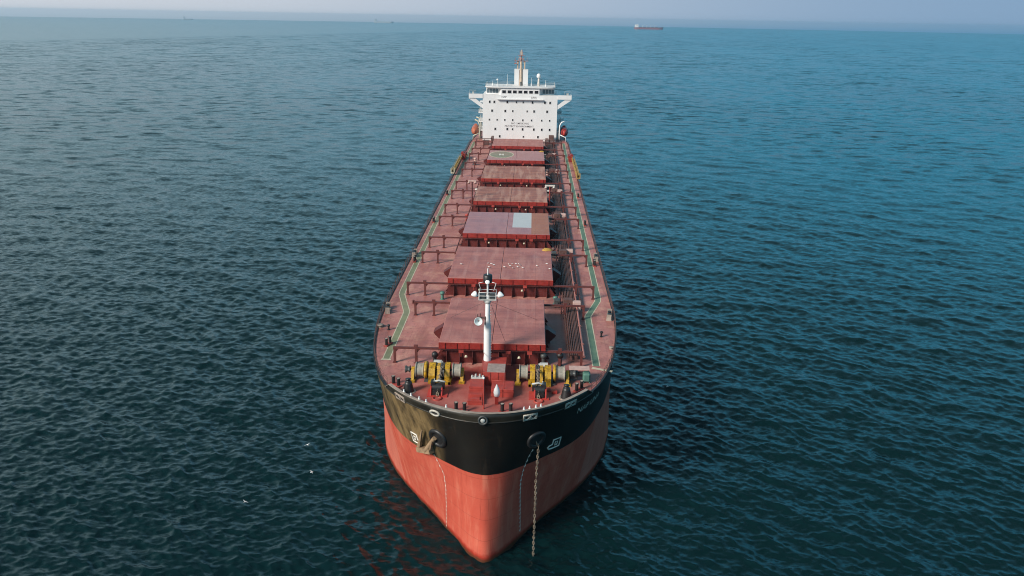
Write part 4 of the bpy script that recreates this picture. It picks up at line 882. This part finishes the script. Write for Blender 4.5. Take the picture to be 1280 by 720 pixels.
fun = world_build(mb, 'funnel', 'house', ship)
mb = MB()
for x in (-1.6, 0, 1.6): mb.cyl((x, FY+21, 16.5), (x, FY+21, 17.5), 0.5, n=12)
world_build(mb, 'exhaust', 'black', fun)
mb = MB()                                          # clutter of the deck in front of the house
for x0, x1, y0, y1, h in ((8.6, 9.6, 188, 196, 1.6), (10, 11.8, 190, 194, 1.2), (-11.5, -9.6, 189, 192, 1.3), (-9.2, -8.4, 193, 198, 1.8), (9.8, 11.4, 196, 199, 2.3)):
    mq = MB(); mq.box(x0, x1, y0, y1, 0, h, 0.05); mq.box(x0-0.04, x1+0.04, y0-0.04, y1+0.04, h-0.18, h-0.12); world_build(mq, 'deck_locker', 'pipe_brown', ship)
mb.tube([(-13.5, 186.5, 2.4), (-8.5, 186.5, 2.4)], 0.12, 6); mb.tube([(8.5, 186.5, 2.4), (13.5, 186.5, 2.4)], 0.12, 6)
for x in (-13.5, -11, -8.5, 8.5, 11, 13.5): mb.cyl((x, 186.5, 0), (x, 186.5, 2.4), 0.12, n=8)
mb.tube([(-8.5, 186.5, 2.4), (8.5, 186.5, 2.4)], 0.08, 6)
world_build(mb, 'pipe_gantry', 'pipe_brown', ship)
# boat davits: pairs of leaning white arms on each side
for s in (-1, 1):
    for y in (199.9, 207.6):
        mb = MB(); mb.tube([(s*13.4, y, 0.0), (s*13.3, y, 2.2), (s*13.35, y, 5.2), (s*13.9, y, 6.3), (s*14.9, y, 6.7)], 0.22, 8); mb.tube([(s*15.5, y, 0.0), (s*15.4, y, 1.4), (s*13.5, y, 2.2)], 0.16, 8)
        world_build(mb, 'davit', 'cream' if s < 0 else 'white', ship)
def lifeboat(s, col, label):
    t = thing('lifeboat', label, 'lifeboat', (s*15.0, 204.0, 1.5))
    mbx = MB()
    secs = [(-3.8, .12, .9, 1.6), (-3.4, .7, .35, 2.1), (-2.4, 1.15, .08, 2.5), (-0.8, 1.3, 0, 2.6), (1.0, 1.3, 0, 2.75), (2.2, 1.2, .05, 2.9), (3.2, .85, .25, 2.5), (3.7, .2, .7, 1.7)]
    V = []; n_ = 16
    for y, w, zb, zt in secs:
        zm = (zb+zt)/2-0.1
        for k in range(n_):
            q = 2*PI*k/n_; cs, sn = math.cos(q), math.sin(q)
            V.append((w*math.copysign(abs(cs)**0.7, cs), y, zm + (sn*(zt-zm) if sn > 0 else sn*(zm-zb))))
    mbx.add(V, [(i*n_+k, i*n_+(k+1) % n_, (i+1)*n_+(k+1) % n_, (i+1)*n_+k) for i in range(len(secs)-1) for k in range(n_)], True)
    mbx.add(V[:n_], [tuple(range(n_))]); mbx.add(V[-n_:], [tuple(range(n_))])
    at = tuple(ORG[t.name]); mbx.build('boat_shell', col, t, at)
    mb2 = MB(); mb2.tube([(1.33, -2.2, 1.25), (1.36, 0, 1.22), (1.33, 2.0, 1.3)], 0.07, 6); mb2.tube([(-1.33, -2.2, 1.25), (-1.36, 0, 1.22), (-1.33, 2.0, 1.3)], 0.07, 6); mb2.build('fender', 'black', t, at)
    mb2 = MB()
    for y in (-1.8, -0.5, 0.8):
        for sx in (-1, 1): mb2.cyl((sx*1.2, y, 1.9), (sx*1.27, y, 1.88), 0.2, n=12)
    mb2.build('porthole', 'glass', t, at)
    mb2 = MB(); mb2.box(-0.45, 0.45, 1.6, 2.6, 2.7, 3.1, 0.08); mb2.build('conning_hatch', col, t, at)
lifeboat(-1, 'orange', 'orange enclosed lifeboat hanging in cream davits on the sunlit side of the white deckhouse')
lifeboat(1, 'boatred', 'red enclosed lifeboat hanging in white davits on the shaded side of the white deckhouse')

# ------------------------------------------------------------------ hawse recesses, the stowed anchor and the chain leading down to the other one
for s, tc, zc, rt_, rz in ((-1, 0.1185, -3.45, 0.0205, 0.95), (1, 0.122, -3.3, 0.0200, 0.85)):
    mb = MB(); hull_tube([(tc + rt_*math.cos(2*PI*k/24) , zc + rz*math.sin(2*PI*k/24)) for k in range(24)], s, 0.24, 0.02, mb, True, 10)
    hb = world_build(mb, 'hawse_ring', 'black', ship)
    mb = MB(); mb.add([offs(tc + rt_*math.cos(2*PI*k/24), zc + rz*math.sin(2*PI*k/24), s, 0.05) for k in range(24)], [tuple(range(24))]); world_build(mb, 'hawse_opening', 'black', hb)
H = lambda t, z_, off, s=-1: Vector(offs(t, z_, s, off))
an = thing('anchor', 'rust brown stockless anchor drawn up tight under the hawse hole on the sunlit black bow', 'anchor', tuple(H(0.16, -5.9, 0.4)))
mb = MB(); mb.cyl(H(0.125, -3.5, 0.2), H(0.160, -5.9, 0.45), 0.24, 0.32, 10); world_build(mb, 'shank', 'rusty', an)
c0, c1 = H(0.192, -6.35, 0.35), H(0.141, -5.55, 0.35); d = (c1-c0).normalized(); nrm = (H(0.16, -5.9, 1)-H(0.16, -5.9, 0)).normalized(); upv = nrm.cross(d).normalized()
if upv.z < 0: upv = -upv
def slab(a, b_, w0, w1, t0, t1):
    dd = (b_-a).normalized(); sd_ = nrm.cross(dd).normalized(); mbx = MB()
    V = [a+sd_*w0+nrm*t0, a-sd_*w0+nrm*t0, a-sd_*w0-nrm*t0, a+sd_*w0-nrm*t0, b_+sd_*w1+nrm*t1, b_-sd_*w1+nrm*t1, b_-sd_*w1-nrm*t1, b_+sd_*w1-nrm*t1]
    mbx.add(V, [(0, 1, 2, 3), (7, 6, 5, 4), (0, 4, 5, 1), (1, 5, 6, 2), (2, 6, 7, 3), (3, 7, 4, 0)]); return mbx
world_build(slab(c0, c1, 0.28, 0.28, 0.34, 0.34), 'crown', 'rusty', an)
world_build(slab(c0+upv*0.2+d*0.25, H(0.158, -3.0, 0.40), 0.24, 0.05, 0.2, 0.06), 'fluke', 'rusty', an)
world_build(slab(c1+upv*0.2-d*0.2, H(0.128, -3.9, 0.55), 0.22, 0.05, 0.2, 0.06), 'fluke', 'rusty', an)
mb = MB(); chain_links(mb, [offs(0.122, -3.6, 1, 0.1), offs(0.127, -4.25, 1, 0.32), (5.38, 5.3, -8), (5.36, 4.85, -12), (5.30, 4.3, -17.3)], 0.32, 0.038, 0.105)
ac = world_build(mb, 'anchor_chain', 'chain', None); tag(ac, 'muddy stud link anchor chain hanging from the shaded bow straight into the water', 'chain')

# ------------------------------------------------------------------ gulls
def gull_mesh(spread):
    b_ = MB(); b_.lathe((0, 0.26, 0.20), (0, -1, 0.10), [(0, 0.0), (0.06, 0.035), (0.16, 0.075), (0.30, 0.10), (0.42, 0.085), (0.48, 0.055), (0.53, 0.058), (0.58, 0.05), (0.62, 0.02), (0.63, 0.0)], 10)
    return b_
def make_gull(at, rz, label, group, spread=False):
    t = thing('gull', label, 'gull', at, group); t.rotation_euler = (0, 0, rz); t.scale = (0.65,)*3; o = tuple(ORG[t.name])
    gull_mesh(spread).build('body', 'gull', t, o)
    for s in (-1, 1):
        w = MB()
        if spread: w.add([(s*0.06, -0.12, .24), (s*0.06, 0.10, .24), (s*0.36, 0.02, .36), (s*0.36, -0.16, .36), (s*0.72, 0.10, .30), (s*0.70, 0.03, .30), (s*0.06, -0.12, .22), (s*0.06, 0.10, .22), (s*0.36, 0.02, .34), (s*0.36, -0.16, .34)], [(0, 1, 2, 3), (3, 2, 4, 5), (9, 8, 7, 6), (5, 4, 8, 9)])
        else: w.lathe((s*0.075, 0.30, 0.20), (-s*0.05, -1, 0.12), [(0, 0), (0.15, 0.03), (0.32, 0.055), (0.42, 0.045), (0.46, 0)], 8)
        w.build('wing', 'gullgrey', t, o)
    bk = MB(); bk.cyl((0, -0.36, 0.26), (0, -0.43, 0.25), 0.018, 0.004, 6); bk.build('beak', 'beak', t, o)
    if not spread:
        for s in (-1, 1): l = MB(); l.cyl((s*0.04, 0, 0), (s*0.04, 0, 0.13), 0.01, n=5); l.build('leg', 'beak', t, o)
    return t
LBL = 'white gull resting in the loose flock on the second hatch cover from the bow'
for x, y in ((-2.13, 48.5), (-1.64, 48.3), (-2.0, 46.6), (0.41, 46.8), (0.95, 48.3), (1.56, 48.4), (2.11, 48.6), (2.54, 48.7), (2.39, 47.05), (1.68, 46.3), (3.19, 46.6), (1.25, 47.5), (2.75, 47.9), (-1.3, 47.7)):
    make_gull((x, y, 2.905), random.uniform(-2.6, 2.6), LBL, 'gulls on the second hatch cover')
make_gull((5.29, 47.8, 2.905), 0.6, 'white gull standing alone between the flock and the port edge of the second hatch cover', 'gulls on the second hatch cover')
make_gull((-6.21, 47.7, 2.905), -1.4, 'lone white gull near the starboard edge of the second hatch cover', 'gulls on the second hatch cover')
for x, y, lab in ((6.8, 49.0, 'farther of two white gulls at the port edge of the second hatch cover'), (7.2, 46.3, 'nearer of two white gulls at the port edge of the second hatch cover')):
    make_gull((x, y, 2.905), 1.0, lab, 'gulls on the second hatch cover')
for x, y, z_, rz, lab in ((-24.85, 24.24, -15.6, 0.9, 'white gull gliding low over the water closest to the starboard bow'), (-22.58, 17.7, -15.7, 2.2, 'white gull flying low just in front of the gull closest to the bow'),
                          (-28.4, 10.5, -15.4, -0.6, 'white gull flying farthest out over the dark water off the starboard bow'), (26.25, 45.4, -15.7, 1.4, 'single white gull skimming the blue water off the port side')):
    make_gull((x, y, z_), rz, lab, 'gulls flying over the water', True)

# yellow covers bundled up on the after corners of two hatches, roller fairleads at the deck edge
def bundle(at, sx, sy, label):
    mbx = MB(); rg = random.Random(5); V = []; n_ = 14; prof = [(0, 1.0), (0.06, 1.05), (0.14, 0.8), (0.20, 0.45), (0.22, 0.0)]
    for zz, k in prof:
        for i in range(n_):
            q = 2*PI*i/n_; w = 1 + rg.uniform(-.35, .3); V.append((sx*k*w*math.cos(q), sy*k*w*math.sin(q), zz*(1 + rg.uniform(-.15, .15) if zz else 1)))
    mbx.add(V, [(j*n_+i, j*n_+(i+1) % n_, (j+1)*n_+(i+1) % n_, (j+1)*n_+i) for j in range(len(prof)-1) for i in range(n_)], True)
    return tag(mbx.build('cover_bundle', 'yellow_cloth', None, at), label, 'tarpaulin')
bundle((7.05, 57.2, 2.91), 0.75, 0.8, 'yellow bundled tarpaulin on the after port corner of the second hatch cover')
bundle((7.1, 159.4, 2.91), 0.7, 0.7, 'small yellow bundled tarpaulin on the hatch cover painted with a green circle')
for x, y, q in ((-15.35, 34.6, 0.12), (15.3, 34.0, -0.12), (-15.5, 62.0, 0), (15.5, 62.0, 0)):
    mb = MB(); mb.mi = 0; mb.box(-0.35, 0.35, -1.3, 1.3, 0, 0.2); mb.box(-0.3, 0.3, -1.3, -1.05, 0.2, 0.85); mb.box(-0.3, 0.3, 1.05, 1.3, 0.2, 0.85); mb.mi = 1
    for k in (-0.5, 0.5): mb.cyl((0, k, 0.2), (0, k, 0.8), 0.24, n=12)
    mb.build('roller_fairlead', ['cap', 'black'], ship, (x, y, 0), (0, 0, q))

# ------------------------------------------------------------------ three far ships on the horizon
def far_ship(at, L_, B, fb, head, label, hullc, deckc, housec, cranes, boot=None):
    """bow towards +x before turning"""
    t = thing('far_ship', label, 'cargo ship', (at[0], at[1], -Z0)); t.rotation_euler = (0, 0, head); o = tuple(ORG[t.name]); h = L_/2
    def plan(k): return [(-h, -B*.42*k), (-h*.9, -B*.5*k), (h*.72, -B*.5*k), (h*.90, -B*.28*k), (h, 0), (h*.90, B*.28*k), (h*.72, B*.5*k), (-h*.9, B*.5*k), (-h, B*.42*k)]
    mbx = MB(); mbx.prism(plan(1), 2, fb*0.32 if boot else -1.0, fb); mbx.prism([(h*.80, -B*.3), (h*1.02, 0), (h*.80, B*.3)], 2, fb, fb+2.6); mbx.build('hull', hullc, t, o)
    if boot: mbx = MB(); mbx.prism(plan(0.995), 2, -1.0, fb*0.32); mbx.build('boot_topping', boot, t, o)
    mbx = MB(); mbx.box(-h*.88, -h*.70, -B*.42, B*.42, fb, fb+15); mbx.box(-h*.86, -h*.72, -B*.5, B*.5, fb+15, fb+18.5); mbx.box(-h*.95, -h*.89, -B*.16, B*.16, fb, fb+17); mbx.cyl((-h*.80, 0, fb+18.5), (-h*.80, 0, fb+27), 0.6, 0.3, 6); mbx.build('deckhouse', housec, t, o)
    for k in range(5):
        x = -h*.55 + k*h*.27
        mbx = MB(); mbx.box(x-h*.09, x+h*.09, -B*.3, B*.3, fb, fb+3.2); mbx.build('hatch_cover', deckc, t, o)
    for k in range(cranes):
        x = -h*.42 + k*h*.28
        mbx = MB(); mbx.cyl((x, 0, fb), (x, 0, fb+13), 1.3, 1.1, 8); mbx.cyl((x, 0, fb+12), (x+h*.2, 0, fb+20), 0.7, 0.4, 6); mbx.build('crane', housec, t, o)
M['farhull'] = paint('far hull dark blue grey', (0.045, 0.06, 0.075), 0.5, 0.1, 0.05)
M['farmix'] = paint('far hull red grey', (0.19, 0.06, 0.065), 0.5, 0.1, 0.05)
M['farhazed'] = paint('far haze paled grey', (0.38, 0.43, 0.47), 0.5, 0.1, 0.05)  # distance haze put into the colour: paler grey for the faint ships
M['farred'] = paint('far hull dull red', (0.30, 0.09, 0.10), 0.5, 0.1, 0.05)
def at_az(az, dist): return (CAM[0] + math.sin(R(az))*dist, CAM[1] + math.cos(R(az))*dist)
far_ship(at_az(7.72, 5700), 192, 30, 11.0, R(-4), 'far cargo ship with red brown hull and pale deckhouse seen broadside right of the mast', 'farmix', 'farhull', 'white', 4, 'farred')
far_ship(at_az(-10.15, 7150), 160, 26, 9.0, R(3), 'faint grey ship on the hazy horizon left of the mast, its deckhouse towards the left', 'farhazed', 'farhazed', 'farhazed', 0)
far_ship(at_az(-22.5, 7350), 72, 14, 5.0, R(12), 'faintest and smallest far ship almost lost in the haze at the far left', 'farhazed', 'farhazed', 'farhazed', 0)

# ------------------------------------------------------------------ the sea: one sheet out to the horizon, real waves near the ship, ripples in the normals
def make_sea():
    H_ = CAM[2]; px = 800.0
    rr = [0.0, 8.0, 16.0, 24.0]
    while rr[-1] < 7600: r_ = rr[-1]; rr.append(r_ + max(0.10, 0.75*(r_*r_ + H_*H_)/(px*H_)))
    rr = np.array(rr); fine = np.arange(-44, 44.001, 0.062); coarse = np.arange(48, 314, 4.0)
    ph = np.radians(np.r_[fine, coarse]); nr, nc = len(rr), len(ph)
    rg, pg = np.meshgrid(rr, ph, indexing='ij')
    x = CAM[0] + rg*np.sin(pg); y = CAM[1] + rg*np.cos(pg)
    dr = np.gradient(rr); sp_ = np.maximum(dr, rr*np.radians(0.062))[:, None]*np.ones_like(x); sp_[:, len(fine):] = np.maximum(sp_[:, len(fine):], 400*0+rr[:, None]*0.07)
    hz = np.zeros_like(x); hx = np.zeros_like(x); hy = np.zeros_like(x)
    n_ = 170; lam = np.exp(np.linspace(math.log(0.6), math.log(19), n_)) * RNG.uniform(0.95, 1.05, n_)
    spread = 0.75; main = R(205)                 # the wind sea runs towards this bearing
    for i in range(n_):
        l = lam[i]; s_ = 0.0230 * (1.5 if l < 1.8 else 1.5*(1.8/l)**0.7)
        th = main + RNG.normal(0, spread); k = 2*PI/l; a = s_/k; dx, dy = math.sin(th), math.cos(th); f0 = RNG.uniform(0, 2*PI)
        w = np.clip((l/sp_ - 2.0)/1.5, 0, 1)
        rows = np.where(w.max(1) > 0)[0]
        if len(rows) == 0: continue
        sl_ = slice(rows[0], rows[-1]+1); q = k*(x[sl_]*dx + y[sl_]*dy) + f0; A = a*w[sl_]
        hz[sl_] += A*np.cos(q); sn = A*np.sin(q)*0.85; hx[sl_] -= sn*dx; hy[sl_] -= sn*dy
    V = np.stack([x+hx, y+hy, hz], -1).reshape(-1, 3)
    i, j = np.meshgrid(np.arange(nr-1), np.arange(nc), indexing='ij'); j2 = (j+1) % nc
    Q = np.stack([i*nc+j, (i+1)*nc+j, (i+1)*nc+j2, i*nc+j2], -1).reshape(-1, 4)
    me = bpy.data.meshes.new('sea'); me.vertices.add(len(V)); me.vertices.foreach_set('co', V.ravel())
    me.loops.add(Q.size); me.loops.foreach_set('vertex_index', Q.ravel().astype(np.int32))
    me.polygons.add(len(Q)); me.polygons.foreach_set('loop_start', np.arange(0, Q.size, 4, dtype=np.int32)); me.polygons.foreach_set('loop_total', np.full(len(Q), 4, dtype=np.int32))
    me.polygons.foreach_set('use_smooth', np.ones(len(Q), bool)); me.update(calc_edges=True)
    m, nt, b = new_mat('sea water')
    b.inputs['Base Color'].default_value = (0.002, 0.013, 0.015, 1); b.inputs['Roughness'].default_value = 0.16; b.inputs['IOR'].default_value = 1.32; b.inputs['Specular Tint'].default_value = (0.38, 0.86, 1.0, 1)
    g = N(nt, 'ShaderNodeNewGeometry'); P = g.outputs['Position']
    def slope(rotz, scale, sc3, det, amt):
        mp = N(nt, 'ShaderNodeMapping'); mp.inputs['Rotation'].default_value = (0, 0, rotz); mp.inputs['Scale'].default_value = sc3; nt.links.new(P, mp.inputs[0])
        nz = N(nt, 'ShaderNodeTexNoise'); nz.inputs['Scale'].default_value = scale; nz.inputs['Detail'].default_value = det; nz.inputs['Roughness'].default_value = 0.55; nt.links.new(mp.outputs[0], nz.inputs['Vector'])
        sb = N(nt, 'ShaderNodeVectorMath', operation='SUBTRACT'); nt.links.new(nz.outputs['Color'], sb.inputs[0]); sb.inputs[1].default_value = (0.5, 0.5, 0.5)
        ml = N(nt, 'ShaderNodeVectorMath', operation='MULTIPLY'); nt.links.new(sb.outputs[0], ml.inputs[0])
        if hasattr(amt, 'is_linked'):
            cb = N(nt, 'ShaderNodeCombineXYZ'); nt.links.new(amt, cb.inputs[0]); nt.links.new(amt, cb.inputs[1]); nt.links.new(cb.outputs[0], ml.inputs[1])
        else: ml.inputs[1].default_value = (amt, amt, 0)
        return ml.outputs[0]
    big_ = noise(nt, pos_vec(nt, (0.006, 0.0022, 1)), 1.0, 4, 0.55)       # gusts and slicks: rougher and smoother water
    dist = N(nt, 'ShaderNodeVectorMath', operation='DISTANCE'); nt.links.new(P, dist.inputs[0]); dist.inputs[1].default_value = (0, 0, 0)
    gust = ramp(nt, big_, 0.35, 0.65, 0.6, 1.35)
    sxy = N(nt, 'ShaderNodeSeparateXYZ'); nt.links.new(P, sxy.inputs[0])      # a wide glassy slick off the starboard side, far out
    edge = math_n(nt, 'SUBTRACT', math_n(nt, 'MULTIPLY', math_n(nt, 'SUBTRACT', sxy.outputs['Y'], 1360.0), 0.328), math_n(nt, 'ADD', sxy.outputs['X'], 957.0))
    edge = math_n(nt, 'ADD', edge, math_n(nt, 'MULTIPLY', math_n(nt, 'SUBTRACT', big_, 0.5), 260.0))
    slick = ramp(nt, edge, 0.0, 90.0, 1.0, 0.04)
    gust = math_n(nt, 'MULTIPLY', gust, slick)
    nearamt = math_n(nt, 'MULTIPLY', gust, ramp(nt, dist.outputs['Value'], 60, 300, 0.85, 0.35))
    faramt = math_n(nt, 'MULTIPLY', gust, ramp(nt, dist.outputs['Value'], 100, 500, 0.0, 1.1))
    veryfar = math_n(nt, 'MULTIPLY', gust, ramp(nt, dist.outputs['Value'], 350, 1500, 0.0, 0.9))
    s1 = slope(-0.4, 1.25, (0.55, 1.0, 1), 3, nearamt); s2 = slope(-0.3, 0.20, (0.5, 1.0, 1), 3, faramt); s3 = slope(-0.2, 0.045, (0.6, 1.0, 1), 3, veryfar)
    ad = N(nt, 'ShaderNodeVectorMath', operation='ADD'); nt.links.new(s1, ad.inputs[0]); nt.links.new(s2, ad.inputs[1])
    ad3 = N(nt, 'ShaderNodeVectorMath', operation='ADD'); nt.links.new(ad.outputs[0], ad3.inputs[0]); nt.links.new(s3, ad3.inputs[1]); ad = ad3
    ad2 = N(nt, 'ShaderNodeVectorMath', operation='ADD'); nt.links.new(ad.outputs[0], ad2.inputs[0]); nt.links.new(g.outputs['Normal'], ad2.inputs[1])
    nn = N(nt, 'ShaderNodeVectorMath', operation='NORMALIZE'); nt.links.new(ad2.outputs[0], nn.inputs[0]); nt.links.new(nn.outputs[0], b.inputs['Normal'])
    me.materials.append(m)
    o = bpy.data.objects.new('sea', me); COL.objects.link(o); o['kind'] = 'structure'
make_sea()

# ------------------------------------------------------------------ sea haze
m = bpy.data.materials.new('sea haze'); m.use_nodes = True; nt = m.node_tree; nt.nodes.remove(nt.nodes['Principled BSDF'])
pv = nt.nodes.new('ShaderNodeVolumePrincipled'); pv.inputs['Color'].default_value = (0.55, 0.80, 1.0, 1); pv.inputs['Density'].default_value = 0.9e-4; pv.inputs['Anisotropy'].default_value = 0.45
nt.links.new(pv.outputs[0], nt.nodes['Material Output'].inputs['Volume']); M['haze'] = m
mb = MB(); mb.box(-7800, 7800, -7900, 7800, -2.5, 66.0)
me = bpy.data.meshes.new('haze'); me.from_pydata(mb.v, [], mb.f); me.materials.append(m); ho = bpy.data.objects.new('haze', me); COL.objects.link(ho); ho['kind'] = 'stuff'
